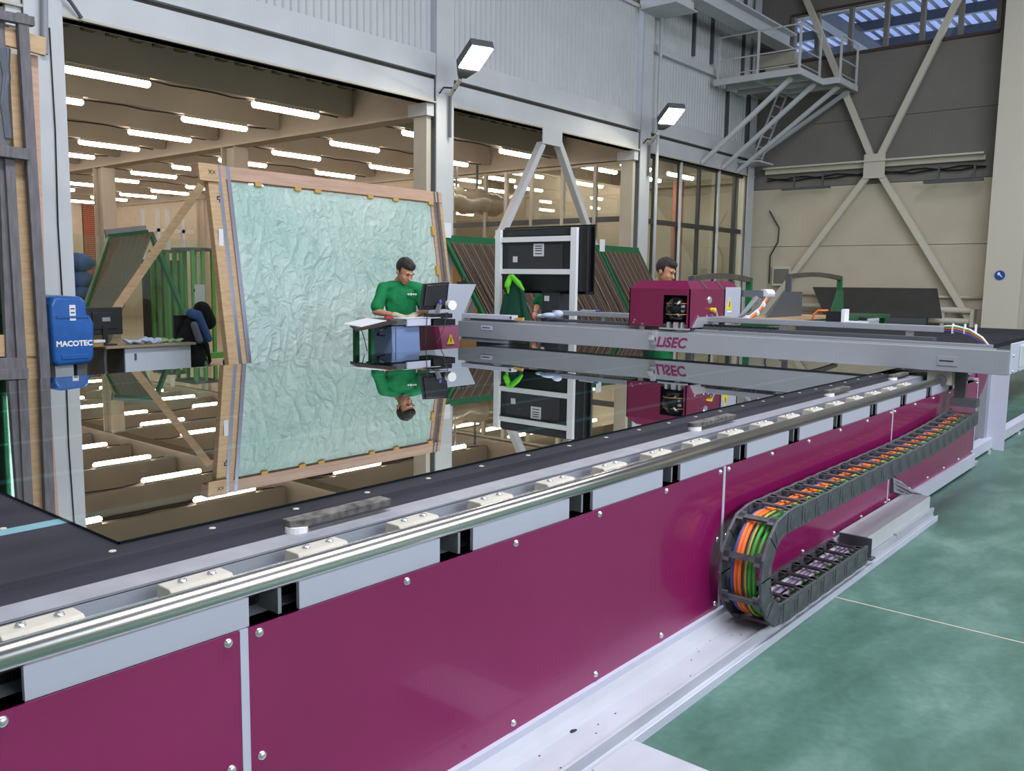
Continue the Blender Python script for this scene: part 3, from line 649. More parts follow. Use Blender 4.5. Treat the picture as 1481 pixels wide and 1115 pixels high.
# bed
bed = MB(); TB = 6.22
bed.prism([(TX0, 1.985, .80), (TX0, 1.985, .895), (TX0, 2.02, .905), (TX0, 2.115, .905), (TX0, 2.125, .920), (TX0, TB, .920), (TX0, TB, .80)], (TX1 - TX0, 0, 0)); bed.build('felt_bed', 'felt', ct)
for y in (2.56, 3.19, 3.90, 4.85, 5.6):
    MB().box(TX0, TX1, y - .03, y + .03, .9195, .9205).build('belt', 'belt', ct)
k = MB()
for i in range(-4, 30):
    k.lathe([(0.0001, .0022), (.0085, .0018), (.010, 0)], (1.0 + .285 * i, 2.18, .920), 10)
for q in range(12):
    for r in range(1, 9): k.lathe([(0.0001, .0022), (.0085, .0018), (.010, 0)], (-.65 + .72 * q + .1 * (r % 2), 2.18 + .42 * r, .920), 8)
k.build('air_nozzle', 'cast', ct, kind='stuff')
MB().box(TX0, TX1, 1.90, TB - .05, .62, .80).build('bed_frame', 'graydk', ct)
MB().box(TX0, TX1, TB, TB + .05, .55, .915).build('rear_side', 'frame', ct)
for x in (-2.2, .8, 3.8, 6.8, 8.3):
    for y in (2.1, 5.9): MB().box(x, x + .14, y, y + .14, 0, .62).build('leg', 'frame', ct)
# glass stops (black bars with white rounded end)
for (x, L) in ((1.40, .36), (3.73, .42), (5.53, .34), (6.86, .34)):
    s = MB(); s.prism([(x, 1.975, .935), (x + .04, 1.955, .935), (x + L, 1.955, .935), (x + L, 2.01, .935), (x, 2.01, .935)], (0, 0, .022)); s = s.build('glass_stop', mat('worn_black_pad', '2a2a30', .7, var=.5, vscale=30, col2='77736c') if 'worn_black_pad' not in bpy.data.materials else bpy.data.materials['worn_black_pad'], ct, bevel=.003)
    MB().cyl((x + .03, 1.985, .918), (x + .03, 1.985, .936), .032, 16).build('white_roller', 'white', s, label='white plastic end roller')
# tray along the floor
tr = MB()
MB().box(TX0, 8.6, 1.722, 1.741, .02, .132).build('base_moulding', 'frame', ct)
tray = thing('cable_tray', (3, 1.6, 0), 'long pale floor tray beside the magenta panels, carrying the cable chain', 'cable tray')
TE = 6.46
prof = [(1.722, .105), (1.700, .085), (1.668, .060), (1.545, .060), (1.540, .072), (1.530, .072), (1.528, .030), (1.500, .026), (1.500, 0), (1.722, 0)]
MB().prism([(TX0, y, z) for y, z in prof], (TE - TX0, 0, 0)).build('tray_body', 'trayp', tray)
MB().box(TX0, TE, 1.497, 1.503, 0, .036).build('outer_flange', 'frame', tray)
k = MB(); random.seed(3)
for i in range(34):
    x = random.uniform(1.6, 5.6); y = random.choice((1.68, 1.66, 1.56, 1.6, 1.63)) + random.uniform(-.01, .01); k.ell((x, y, .061), (random.uniform(.003, .006), .003, .001), 6)
for (x, y, s) in ((2.35, 1.665, .02), (2.02, 1.60, .012)):
    for q in range(5): k.ell((x + random.uniform(-s, s), y + random.uniform(-.006, .006), .0615), (s * .6, .006, .003), 8)
k.build('dirt_specks', 'dirt', tray, kind='stuff')
t = thing('floor_plate', (2.6, 1.3, 0), 'pale steel foot plate on the floor at the bottom edge', 'plate')
p4 = [AZ(905, 1075, .045), AZ(1070, 1135, .045), AZ(900, 1160, .045), AZ(850, 1108, .045)]
MB().box(2.22, 2.47, 1.05, 1.499, .0, .042).build('plate', 'trayp', t, bevel=.004)
# trough at the end of the lower chain
t = thing('cable_trough', (5.8, 1.62, .06), 'pale closed cable duct box behind the end of the lower chain run', 'cable duct')
MB().box(5.10, 6.42, 1.545, 1.715, .061, .172).build('duct_body', mat('pale_grey_duct', 'c4c5cb', .5, var=.08), t, bevel=.004); MB().box(5.6, 6.46, 1.525, 1.545, .061, .085).build('side_lip', 'trayp', t)
k = MB()
for i in range(9): k.tube([(6.2 + .0 * i, 1.739, .30 - .008 * i), (6.24 + .008 * i, 1.70, .26 - .01 * i), (6.34, 1.66 - .004 * i, .20 - .003 * i), (6.47 + .01 * i, 1.63 - .006 * i, .15 - .004 * i), (6.5, 1.62, .09)], .007, 6)
k = MB()
for i in range(12): k.tube([(6.19 + .003 * i, 1.739, .31 - .009 * i), (6.24 + .012 * i, 1.715 - .004 * (i % 4), .28 - .012 * i + .01 * (i % 3)), (6.36 + .008 * i, 1.68 - .005 * (i % 5), .22 - .008 * i), (6.47 + .006 * i, 1.66 - .012 * (i % 4), .17 - .003 * i), (6.50, 1.65 - .01 * (i % 5), .08)], .0065, 6)
t2 = thing('cable_bundle', (6.35, 1.68, .08), 'bundle of grey cables leaving the magenta panel above the duct box', 'cable'); k.build('cables', 'gray', t2, kind='stuff')
MB().box(6.16, 6.26, 1.7385, 1.7405, .2, .36).build('panel_opening', 'black', t2)

# ---- energy chain
ec = thing('cable_chain', (4.5, 1.6, .06), 'dark cable carrier chain looping along the magenta panels with coloured cables', 'cable chain')
Y0, Y1 = 1.488, 1.694; HW = .052
def path(s):
    """centre line: upper run (from far right) -> bend -> lower run;  returns point(x,z), tangent"""
    R = .215; xc = 3.745; zl = .125 + .0; zu = zl + 2 * R
    Lu = 7.42 - xc; La = pi * R
    if s < Lu:
        x = 7.42 - s; rise = max(0, (x - 5.6)) ; z = zu + .022 * rise * rise * .9
        return Vector((x, 0, z)), Vector((-1, 0, -.04 * rise)).normalized()
    if s < Lu + La:
        a = (s - Lu) / R; return Vector((xc - R * sin(a), 0, zl + R + R * cos(a))), Vector((-cos(a), 0, -sin(a)))
    x = xc + (s - Lu - La); return Vector((x, 0, zl)), Vector((1, 0, 0))
R_ = .215; LU = 7.42 - 3.745; LA = pi * R_; LT = LU + LA + 1.28; P = .1675; nl = int(LT / P)
for i in range(nl):
    s0 = i * P; (a, ta), (b_, tb), (m_, tm) = path(s0), path(s0 + P), path(s0 + P / 2)
    nrm = Vector((tm.z, 0, -tm.x))    # outer side of loop (up on the upper run)
    if nrm.z < 0 and s0 < LU: nrm = -nrm
    if s0 >= LU: nrm = Vector((-tm.z, 0, tm.x)) * -1
    nrm = Vector((tm.z, 0, -tm.x))
    for y, lab in ((Y0, 1), (Y1 - .014, 0)):
        na = Vector((ta.z, 0, -ta.x)); nb = Vector((tb.z, 0, -tb.x)); ov = .012; q = MB()
        A = a - ta * ov; B = b_ + tb * 0.0
        poly = [A + na * HW, m_ + nrm * (HW + .004), B + nb * HW * .97, B - nb * HW * .97, m_ - nrm * HW, A - na * HW]
        q.prism([(v.x, y, v.z) for v in poly], (0, .014, 0)); lk = q.build('side_link', 'chain', ec, bevel=.003)
        if lab:
            q = MB(); pts = [m_ + tm * .045 + nrm * (HW - .02), m_ + tm * .045 - nrm * (HW - .022), m_ + tm * .02 - nrm * (HW - .012), m_ - tm * .03 - nrm * (HW - .012)]
            q.tube([(v.x, y - .001, v.z) for v in pts], .0018, 4); q.build('embossed_line', 'chain', lk)
    for sg in (1, -1):
        c = m_ + nrm * (HW - .006) * sg; q = MB(); u = tm * .014; w_ = nrm * .006
        q.add([(c + u * i1 + w_ * j1) + Vector((0, yy_, 0)) for yy_ in (Y0 + .005, Y1 - .005) for j1 in (-1, 1) for i1 in (-1, 1)], [(0, 1, 3, 2), (4, 6, 7, 5), (0, 4, 5, 1), (2, 3, 7, 6), (0, 2, 6, 4), (1, 5, 7, 3)])
        for yy_ in (Y0 + .014, Y1 - .045):
            cc = c; q.add([(cc + u * 2.2 * i1 + w_ * j1) + Vector((0, yy_ + dd, 0)) for dd in (0, .03) for j1 in (-1, 1) for i1 in (-1, 1)], [(0, 1, 3, 2), (4, 6, 7, 5), (0, 4, 5, 1), (2, 3, 7, 6), (0, 2, 6, 4), (1, 5, 7, 3)])
        q.build('crossbar', 'chain', ec)
cabs = [(.030, 'cab_gr', .010, .012), (.052, 'cab_gr', .010, .014), (.072, 'cab_ye', .006, .02), (.086, 'cab_gy', .007, .01), (.105, 'cab_or', .010, .018), (.124, 'cab_or', .010, .02), (.142, 'cab_bl', .008, .014), (.040, 'cab_gr', .008, -.012), (.064, 'cab_wh', .011, -.016),
        (.092, 'cab_lv', .011, -.018), (.115, 'cab_lv', .011, -.016), (.138, 'cab_wh', .013, -.014)]
for (dy, mm, r, off) in cabs:
    pts = []; ss = .05
    while ss < LT - .05:
        (a, ta) = path(ss); na = Vector((ta.z, 0, -ta.x)); w_ = .004 * sin(ss * 9 + dy * 90)
        pts.append(a + na * (off + w_) + Vector((0, Y0 + .016 + dy + .004 * sin(ss * 6 + dy * 50), 0))); ss += .045
    MB().tube(pts, r, 8).build('cable', mm, ec, smooth=True, label={'cab_gr': 'green cable', 'cab_or': 'orange cable', 'cab_bl': 'blue cable', 'cab_lv': 'lavender hose', 'cab_wh': 'white hose', 'cab_gy': 'grey cable', 'cab_ye': 'yellow-green cable'}[mm])
(a, ta) = path(LT - .03)
MB().box(a.x + .0, a.x + .07, Y0 + .0, Y1, .066, .076).box(a.x + .02, a.x + .024, Y0 + .01, Y1 - .01, .076, .19).build('end_bracket', 'graydk', ec)

# ---- glass sheet on the bed
gx0, gy0, gx1, gy1 = 1.035, 2.220, 8.0, 6.16
gs = thing('glass_sheet', (4.5, 4.2, ZG), 'large reflective sheet of coated glass lying on the cutting table', 'glass sheet')
g = MB(); z = .9245; g.add([(gx0, gy0, z + .0045), (gx1, gy0, z + .0045), (gx1, gy1, z + .0045), (gx0, gy1, z + .0045)], [(0, 1, 2, 3)]); g.build('coated_face', 'coated', gs)
e = .004; g = MB(); g.box(gx0, gx1, gy0, gy0 + e, .9215, .9288).box(gx0, gx1, gy1 - e, gy1, .9215, .9288).box(gx0, gx0 + e, gy0, gy1, .9215, .9288).build('cut_edge', 'edge', gs)

# ---- gantry
ga = thing('gantry_bridge', (7.5, 4.1, .975), 'grey gantry beam with purple lettering crossing the cutting table', 'gantry')
GX = 7.30; BZ, TZ = .975, 1.158; G0, G1 = 1.29, 6.95
MB().box(GX, GX + .06, G0, G1, BZ, TZ).build('front_beam', 'gray', ga, bevel=.003)
MB().box(GX + .06, GX + .52, G0 + .02, G1 - .02, BZ + .03, TZ - .02).build('beam_body', 'graydk', ga)
MB().box(GX + .07, GX + .10, G0 + .1, G1 - .05, TZ - .02, TZ + .01).build('guide_strip', 'alu', ga); MB().box(GX + .16, GX + .22, G0 + .15, G1 - .05, TZ - .02, TZ + .03).build('guide_strip', 'gray', ga)
MB().box(GX + .12, GX + .15, G0 + .1, G1 - .05, TZ - .02, TZ - .005).build('guide_strip', 'black', ga); MB().box(GX + .28, GX + .36, G0 + .3, G1 - .3, TZ - .02, TZ + .015).build('guide_strip', mat('worn_brown_rail', '6b5c48', .5), ga)
MB().box(GX + .02, GX + .62, G0 - .015, G0 - .001, BZ + .01, 1.215).build('end_plate', 'frame', ga, bevel=.003)
MB().box(GX + .3, GX + .56, G0 - .03, G0 - .015, 1.02, 1.19).build('end_cover', 'steelw', ga, bevel=.005)
for (dx, dz) in ((.08, 1.0), (.08, 1.12), (.3, 1.0)): MB().lathe([(0.0001, -.006), (.010, -.005), (.011, 0)], (GX + dx, G0 - .016, dz), 10, 'y').build('bolt', 'zinc', ga)
MB().box(GX + .02, GX + .5, G1 + .0, G1 + .015, BZ + .02, TZ).build('end_plate', 'gray', ga)
# rear profile
MB().box(7.72, 7.82, 1.855, 5.9, 1.255, 1.305).build('rear_profile', 'gray', ga, bevel=.004)
for y in (2.1, 3.2, 5.2, 5.8): MB().box(7.74, 7.8, y, y + .05, 1.13, 1.256).build('profile_bracket', 'alu', ga)
MB().box(7.62, 7.72, 1.9, 5.9, 1.185, 1.215).build('chain_shelf', 'graydk', ga)
k = MB()
for i in range(20): k.box(7.63, 7.71, 3.25 + i * .045, 3.27 + i * .045, 1.2, 1.235)
k.build('small_chain', 'black', ga, kind='stuff')
for (mm, dy, dz) in (('cab_or', 0, .0), ('cab_gr', .02, .012), ('cab_wh', .04, .02), ('cab_bl', .03, -.02)):
    MB().tube([(7.77, 1.86, 1.285 + dz), (7.77, 1.78, 1.29 + dz), (7.74, 1.66, 1.265 + dz), (7.7, 1.56, 1.21 + dz), (7.66, 1.5, 1.17)], .009, 8).build('cable', mm, ga, smooth=True)
for y in (1.79, 1.7, 1.62): MB().box(7.735, 7.79, y, y + .006, 1.25, 1.33).build('cable_tie', 'white', ga)
# plates and lettering
def onbeam(px, py): p = AX(px, py, GX - .001); return p
c = onbeam(970, 496)
text('brand_lettering', 'LiSEC', .135, 'brandp', ga, (GX - .002, c.y, c.z), (0, -1, 0), (0, 0, 1), .001, .25, .004, label='purple italic lettering LiSEC')
for (px, py, w_, h_) in ((1368, 522, .13, .075), (703, 474, .15, .05)):
    c = onbeam(px, py); pl = MB().box(GX - .006, GX, c.y - w_ / 2 - .02, c.y + w_ / 2, c.z - h_ / 2, c.z + h_ / 2).build('name_plate', 'gray' if px > 1000 else 'frame', ga, bevel=.002)
    MB().box(GX - .0075, GX - .006, c.y - w_ * .42, c.y + w_ * .36, c.z - .004, c.z + .006).build('plate_print', 'ink', pl)
c = onbeam(948, 492)
t = MB(); t.box(GX - .05, GX - .0, c.y - .02, c.y + .015, c.z - .04, c.z + .1).cyl((GX - .05, c.y + .04, c.z + .01), (GX - .05, c.y - .02, c.z + .01), .022, 10); t.cyl((GX - .05, c.y + .035, c.z + .035), (GX - .05, c.y + .0, c.z + .035), .015, 10).build('chrome_latch', 'alu', ga, smooth=False)
# rail carriage under near end
MB().box(GX + .05, GX + .3, 1.68, 1.86, .86, BZ + .02).build('rail_carriage', 'cast', ga, bevel=.006); MB().box(GX + .35, GX + .5, 1.66, 1.9, .86, BZ).build('rail_carriage', 'graydk', ga)
MB().cyl((GX + .02, 1.757, .90), (GX + .06, 1.757, .90), .045, 20).build('rail_wiper', 'graydk', ga)
MB().box(GX + .02, GX + .4, 6.2, 6.9, .93, BZ + .03).build('far_carriage', 'gray', ga)
MB().box(GX + .1, GX + .35, 6.35, 6.75, .4, .93).box(GX + .05, GX + .4, 6.3, 6.85, 0, .4).build('far_carriage_leg', 'graydk', ga)
k = AX(690, 492, GX + .01)
# chain bracket at near end: drops from gantry to the chain
MB().box(7.38, 7.5, 1.5, 1.69, .70, .76).box(7.46, 7.5, 1.60, 1.68, .74, .98).build('chain_bracket', 'graydk', ga)

# ---- cutting head on the gantry
hd = thing('cutting_head', (7.8, 4.3, 1.2), 'magenta-hooded cutting head carriage riding on the gantry', 'cutting head')
hx0, hx1, hy0, hy1, hz0, hz1, hz2 = 7.36, 8.42, 3.99, 4.66, 1.205, 1.573, 1.652
h = MB()
# front (-x) side as frame around motor opening, others solid
my0, my1 = 4.02, 4.275
h.box(hx0, hx0 + .01, my1, hy1, hz0, hz1); h.box(hx0, hx0 + .01, hy0, my0, hz0, hz1); h.box(hx0, hx0 + .01, my0, my1, 1.512, hz1)
h.box(hx0, hx1 - .35, hy0, hy0 + .01, hz0, hz1); h.box(hx0, hx1, hy1 - .01, hy1, hz0, hz1); h.box(hx1 - .01, hx1, hy0, hy1, hz0, hz1)
ins = .075
h.add([(hx0, hy0, hz1), (hx1, hy0, hz1), (hx1, hy1, hz1), (hx0, hy1, hz1), (hx0 + ins, hy0 + ins, hz2), (hx1 - ins, hy0 + ins, hz2), (hx1 - ins, hy1 - ins, hz2), (hx0 + ins, hy1 - ins, hz2)],
      [(4, 5, 6, 7), (0, 1, 5, 4), (1, 2, 6, 5), (2, 3, 7, 6), (3, 0, 4, 7)])
h.build('hood', 'magdark', hd)
for x in (7.68, 8.02): MB().bar((x, hy0 - .002, hz1), (x + .0, hy0 + ins, hz2 + .002), .03, .012).build('hood_slot', 'groove', hd)
MB().box(hx0 + .03, hx1 - .05, hy0 + .03, hy1 - .03, hz0 + .0, hz0 + .03).build('base', 'graydk', hd)
MB().box(hx0 + .28, hx0 + .29, my0, my1, hz0, hz1).build('opening_back', 'black', hd)
mc = Vector((hx0 + .055, 4.142, 1.385))
m1 = MB(); m1.lathe([(.0001, -.12), (.05, -.113), (.09, -.085), (.118, -.04), (.125, .01), (.125, .12)], mc, 28, 'x'); mo = m1.build('drive_wheel', 'blackg', hd, smooth=True)
m1 = MB(); m1.lathe([(.08, .0), (.085, 0), (.085, .06), (.05, .07)], mc + Vector((0, 0, -.10)), 24, 'z').build('wheel_skirt', 'black', hd)
for dz in (.05, -.055): MB().tube([(mc.x + .04 - .15 * cos(a_ / 9 * pi - pi / 2), mc.y + .130 * sin(a_ / 9 * pi - pi / 2), mc.z + dz) for a_ in range(10)], .003, 5).build('wheel_band', 'wedge', hd)
for (dy, w_) in ((.07, .03), (-.02, .05), (-.07, .02)): MB().box(hx0 + .0, hx0 + .04, 4.13 + dy, 4.13 + dy + w_, hz0 - .01, hz0 + .05).build('fitting', 'alu', hd)
MB().box(hx0 - .03, hx0 + .02, my0 - .03, my1 + .02, hz0 - .02, hz0 - .005).build('front_tray', 'alu', hd)
MB().box(8.09, hx1 + .01, hy0 - .006, hy0 + .0, hz0 + .02, hz1 + .02).build('side_plate', 'cabg', hd, bevel=.002)
c = AY(1055, 441, hy0 - .008)
s = MB().prism([c + Vector((-.065, 0, -.05)), c + Vector((.065, 0, -.05)), c + Vector((0, 0, .075))], (0, .003, 0)).build('warning_triangle', 'yellow', hd)
MB().box(c.x - .05, c.x + .05, c.y - .001, c.y, c.z - .075, c.z - .058).build('warning_text_label', 'white', hd); MB().bar(c + Vector((0, -.001, .035)), c + Vector((0, -.001, -.02)), .012, .003).build('warning_mark', 'ink', s)
c = AY(1026, 434, hy0 - .002); MB().lathe([(.0001, -.012), (.03, -.012), (.036, 0)], c, 20, 'y').build('gauge', 'alu', hd); 
c = AY(1031, 448, hy0 - .02); MB().cyl(c + Vector((0, .02, 0)), c + Vector((0, -.03, 0)), .02, 12).build('yellow_plug', 'yellow', hd)
MB().tube([c + Vector((0, -.03, 0)), c + Vector((.02, -.04, -.05)), c + Vector((.03, -.03, -.12))], .008, 6).build('plug_cable', 'cast', hd)
MB().prism([(hx0 + .06, hy0 - .012, hz0 + .0), (hx1 + .02, hy0 - .012, hz0 - .0), (hx1 + .02, hy0 - .012, hz0 + .07), (8.1, hy0 - .012, hz0 + .1), (hx0 + .16, hy0 - .012, hz0 + .1)], (0, .01, 0)).build('lower_side_plate', 'alu', hd)
MB().box(7.95, 8.01, hy0 - .05, hy0 - .012, hz0 - .05, hz0 + .08).build('black_fitting', 'black', hd)
k = MB()
for (px, py) in ((1009, 458), (1022, 457), (1029, 456), (1033, 452)):
    c = AY(px, py, hy0 - .003); k.lathe([(.0001, -.01), (.009, -.009), (.011, 0)], c, 10, 'y')
k.build('screw', 'zinc', hd)
for (y, z) in ((4.60, 1.235), (4.50, 1.225), (4.59, 1.26)): MB().lathe([(.0001, -.01), (.009, -.009), (.011, 0)], (hx0 - .001, y, z), 10, 'x').build('screw', 'zinc', hd)
MB().box(hx0 + .04, hx0 + .3, hy0 + .1, hy0 + .16, TZ, hz0).box(hx0 + .04, hx0 + .3, hy1 - .16, hy1 - .1, TZ, hz0).build('slide_block', 'alu', hd)
MB().box(hx0 + .12, hx0 + .16, hy1, hy1 + .05, 1.42, 1.54).build('side_connector', 'cast', hd)
# cable arm on the head's right
a0 = Vector((8.45, 3.99, 1.53)); a1 = AY(1112, 425, 3.9)
MB().bar(a0, a1 + Vector((-.05, 0, 0)), .05, .07).build('cable_arm', 'graydk', hd); MB().bar(a0 + Vector((0, 0, -.25)), a1 + Vector((-.3, 0, -.03)), .03, .03).build('arm_stay', 'gray', hd)
MB().cyl(a1 + Vector((-.15, 0, .0)), a1 + Vector((.05, 0, .0)), .05, 14).build('hose_clamp', 'paper', hd)
e0 = AY(1060, 466, 3.95); mid = AY(1090, 458, 3.88)
for (mm, d, r) in (('cab_or', 0, .022), ('cab_wh', .03, .014), ('cab_gy', .05, .012), ('cab_or', -.015, .012)):
    MB().tube([a1 + Vector((0, -.01, -.02)), AY(1106, 436, 3.88) + Vector((0, 0, d)), AY(1098, 450, 3.87) + Vector((-.02, 0, d)), AY(1083, 461, 3.87) + Vector((0, 0, d)), e0 + Vector((0, -.03, d * .6))], r, 8).build('hose', mm, hd, smooth=True)
for (px, py) in ((1103, 441), (1094, 453), (1080, 461)): c = AY(px, py, 3.86); MB().ell(c, (.012, .035, .035)).build('cable_tie', 'white', hd)
# small things lying on the gantry
t = thing('white_profile', AX(735, 459, 7.4), 'pale metal bar lying on the left end of the gantry', 'bar')
p, q = AX(672, 458, 7.40), AX(745, 462, 7.40); MB().bar(p + Vector((0, 0, .015)), q + Vector((0, 0, .02)), .10, .05).build('bar', 'frame', t, bevel=.004); MB().cyl(q + Vector((-.051, .02, .02)), q + Vector((-.056, .02, .02)), .012, 10).build('end_hole', 'black', t); MB().bar(q, q + Vector((0, -.12, .01)), .03, .03).build('yellow_tip', 'wedge', t)
t = thing('crumpled_rag', AX(800, 455, 7.5), 'small crumpled white rag on the gantry right of the computer tower', 'rag')
k = MB(); c = AX(797, 456, 7.52); k.ell(c, (.08, .12, .03)); k.ell(c + Vector((0, -.1, .02)), (.05, .06, .04)); k.ell(c + Vector((0, .14, -.01)), (.04, .06, .02)); remesh(k, 'cloth', 'rag', t, .008, 2)
t = thing('pen', AX(855, 451, 7.77), 'blue and white pen on the grey profile left of the cutting head', 'pen')
p, q = AX(840, 450, 7.76), AX(862, 446, 7.76); p.z = 1.315; q.z = 1.318; MB().cyl(p, q, .008, 8).build('barrel', 'alu', t); MB().cyl(q, q + Vector((0, -.05, 0)), .012, 8).build('cap', 'cab_bl', t)
t = thing('small_motor', AX(1215, 455, 7.77), 'small black motor block with white bracket on the rear profile', 'motor')
c = AX(1208, 457, 7.77); MB().box(7.73, 7.83, c.y - .06, c.y + .07, 1.306, 1.40).build('motor_body', 'black', t, bevel=.004); MB().box(7.72, 7.83, c.y - .1, c.y - .07, 1.305, 1.42).build('bracket', 'paper', t); MB().box(7.73, 7.8, c.y - .3, c.y - .1, 1.306, 1.318).build('plate', 'paper', t)
MB().tube([(7.78, c.y + .07, 1.40), (7.78, c.y + .16, 1.40), (7.78, c.y + .2, 1.36), (7.78, c.y + .21, 1.306)], .01, 8).build('cable', 'cab_or', t, smooth=True)
c = AX(1260, 461, 7.77)
t = thing('steel_fitting', c, 'small shiny fitting on the rear profile right of the black motor', 'fitting'); k = MB(); k.box(7.74, 7.82, c.y - .05, c.y + .1, 1.306, 1.325); k.cyl((7.78, c.y - .06, 1.34), (7.78, c.y + .03, 1.33), .014, 8); k.build('fitting', 'alu', t); MB().box(7.75, 7.81, c.y + .03, c.y + .1, 1.325, 1.352).build('clip', 'black', t)

# ---- breaking table beyond, frame at the right
bt = thing('breaking_table', (14, 3, 0), 'second machine table with black top behind the gantry', 'table')
MB().box(9.9, 17.0, 2.35, 4.95, .86, .92).build('felt_top', 'felt', bt); MB().box(9.92, 16.98, 2.37, 4.93, .70, .86).build('table_frame', 'graydk', bt)
for x in (10.1, 13.2, 16.7):
    for y in (2.45, 4.6): MB().box(x, x + .12, y, y + .12, 0, .70).build('leg', 'graydk', bt)
ff = thing('machine_frame', (9.6, 2.2, 0), 'grey steel foot frame with magenta end cover under the gantry, far right', 'frame')
MB().box(8.62, 9.72, 1.80, 1.90, .02, .12).build('floor_rail', 'frame', ff); MB().box(9.82, 13.2, 1.80, 1.90, .02, .12).build('floor_rail', 'frame', ff)
MB().box(9.60, 9.80, 1.86, 2.00, .0, .99).build('post', 'gray', ff); MB().box(9.72, 9.75, 1.70, 1.86, .0, .99).build('post', 'frame', ff)
MB().box(8.72, 8.9, 2.12, 2.3, .0, .90).build('post', 'black', ff)
MB().box(8.7, 9.6, 2.3, 2.4, .05, .9).build('back_plate', 'black', ff)
g = MB(); pr = [(x, 1.76, z) for x, z in ((8.62, .80), (8.62, .60), (8.8, .64), (8.95, .72), (9.05, .82), (9.08, .93), (8.62, .93))]
g.prism(pr, (0, .02, 0)); g.build('end_cover', 'magenta', ff, label='magenta curved end cover')
g = MB(); g.prism([(9.22, 1.95, .18), (9.40, 1.95, .22), (9.46, 1.95, .5), (9.42, 1.95, .93), (9.22, 1.95, .93)], (0, .02, 0)); g.build('side_cover', 'magenta', ff)
for z in (.26, .30): put_screw(9.3 + z * .1, z, ff, 1.948)
for x in (8.74, 9.5, 11): MB().cyl((x, 1.79, 0), (x, 1.79, .03), .03, 10).build('levelling_foot', 'zinc', ff)
t = thing('floor_clip', AZ(1395, 672, 0), 'small steel foot clip on the floor by the end of the magenta panel', 'foot clip'); c = AZ(1400, 672, .01)
MB().box(c.x - .12, c.x + .18, c.y - .05, c.y + .05, 0, .025).build('clip', 'alu', t)

# ---- saddles behind (green clamps with arches) on a timber-topped bench
sb = thing('rack_bench', (13.6, 5.8, 0), 'green bench with a timber board behind the gantry', 'bench')
zt = AY(1150, 462, 5.9).z
p0 = AY(1075, 463, 5.9).x; p1 = AY(1262, 467, 5.9).x
MB().box(p0, p1, 5.55, 6.3, .98, zt + .02).build('side_sheet', 'green', sb); MB().box(p0, (p0 + p1) / 2, 5.5, 6.3, zt + .02, zt + .06).build('timber_board', 'wood', sb)
for x in (p0 + .1, p1 - .2):
    for y in (5.6, 6.15): MB().box(x, x + .1, y, y + .1, 0, .98).build('leg', 'green', sb)
def saddle(pl, pr, ptop, y, zb, lab, plates=True):
    xl = AY(pl, ptop, y).x; xr = AY(pr, ptop, y).x; z = AY(pl, ptop, y).z
    t = thing('rack_saddle', ((xl + xr) / 2, y, zb), lab, 'rack clamp')
    n = 9; pts = [(xl + (xr - xl) * i / n, y, z + .05 * sin(pi * i / n)) for i in range(n + 1)]
    for i in range(n): pass
    a = MB()
    for i in range(n): a.bar(Vector(pts[i]), Vector(pts[i + 1]) + Vector((.004, 0, 0)), .06, .08)
    a.build('arch_bar', mat('worn_dark_steel', '5a524a', .6, var=.3) if 'worn_dark_steel' not in bpy.data.materials else bpy.data.materials['worn_dark_steel'], t)
    for x in (xl, xr): MB().bar((x, y, z + .03), (x, y, zb), .06, .09).build('upright', 'graydk' if x == xl else 'green', t)
    if plates:
        w_ = (xr - xl) * .38
        MB().prism([(xl - w_, y - .05, zb), (xl + w_ * .55, y - .05, zb), (xl + w_ * .55, y - .05, zb + .42), (xl - w_ * .3, y - .05, zb + .42)], (0, .03, 0)).build('side_plate', 'graydk', t)
        MB().prism([(xr - w_ * .55, y - .05, zb), (xr + w_ * .18, y - .05, zb), (xr + w_ * .1, y - .05, zb + .44), (xr - w_ * .2, y - .05, zb + .44)], (0, .03, 0)).build('side_plate', 'green', t)
saddle(1141, 1215, 400, 5.9, zt + .06, 'dark arched rack clamp with green side plates in front of the dark board')
saddle(1001, 1084, 403, 6.0, .95, 'dark arched clamp bar just behind the magenta cutting head', False)

# ================================================================= FILM COVERED CRATE
cr = thing('film_crate', (7.4, 9.3, 0), 'big timber crate of glass sheets wrapped in crumpled pale green film', 'crate')
# plane of crate front: leaning; bottom y 9.22 at z=.15, top y 9.72 at z=3.0
ZC0, ZC1 = .12, 3.03; YC0, YC1 = 9.25, 9.72
def cy(z): return YC0 + (YC1 - YC0) * (z - ZC0) / (ZC1 - ZC0)
xL = AY(293, 240, 9.72).x; xR = AY(635, 275, 9.72).x
zTop = AY(305, 238, 9.72).z
def cbox(x0, x1, z0, z1, d0, d1, name, m, par=cr, **kw):
    v = [(x, cy(zz) + d, zz) for zz in (z0, z1) for d in (d0, d1) for x in (x0, x1)]
    return MB().add(v, [(0, 2, 3, 1), (4, 5, 7, 6), (0, 1, 5, 4), (2, 6, 7, 3), (0, 4, 6, 2), (1, 3, 7, 5)]).build(name, m, par, bevel=.004, **kw)
cbox(xL + .03, xL + .27, .02, zTop - .16, -.02, .08, 'side_post', 'wood'); cbox(xL + .27, xL + .36, .02, zTop - .16, .0, .08, 'side_post', 'woodp')
cbox(xL - .1, xR + .02, zTop - .165, zTop, -.02, .12, 'top_rail', 'woodp'); cbox(xL - .1, xL + .16, zTop - .21, zTop + .0, -.06, -.02, 'corner_block', 'wood')
cbox(xR - .22, xR - .1, .02, zTop - .17, .0, .08, 'side_post', 'woodp'); cbox(xR - .08, xR + .02, .02, zTop - .17, -.01, .08, 'side_post', 'wood')
cbox(xL, xR, .02, .16, -.02, .12, 'bottom_rail', 'wood')
for x in (xL + .16, xL + .29): cbox(x, x + .05, .03, zTop + .005, -.026, -.021, 'steel_strap', 'strap')
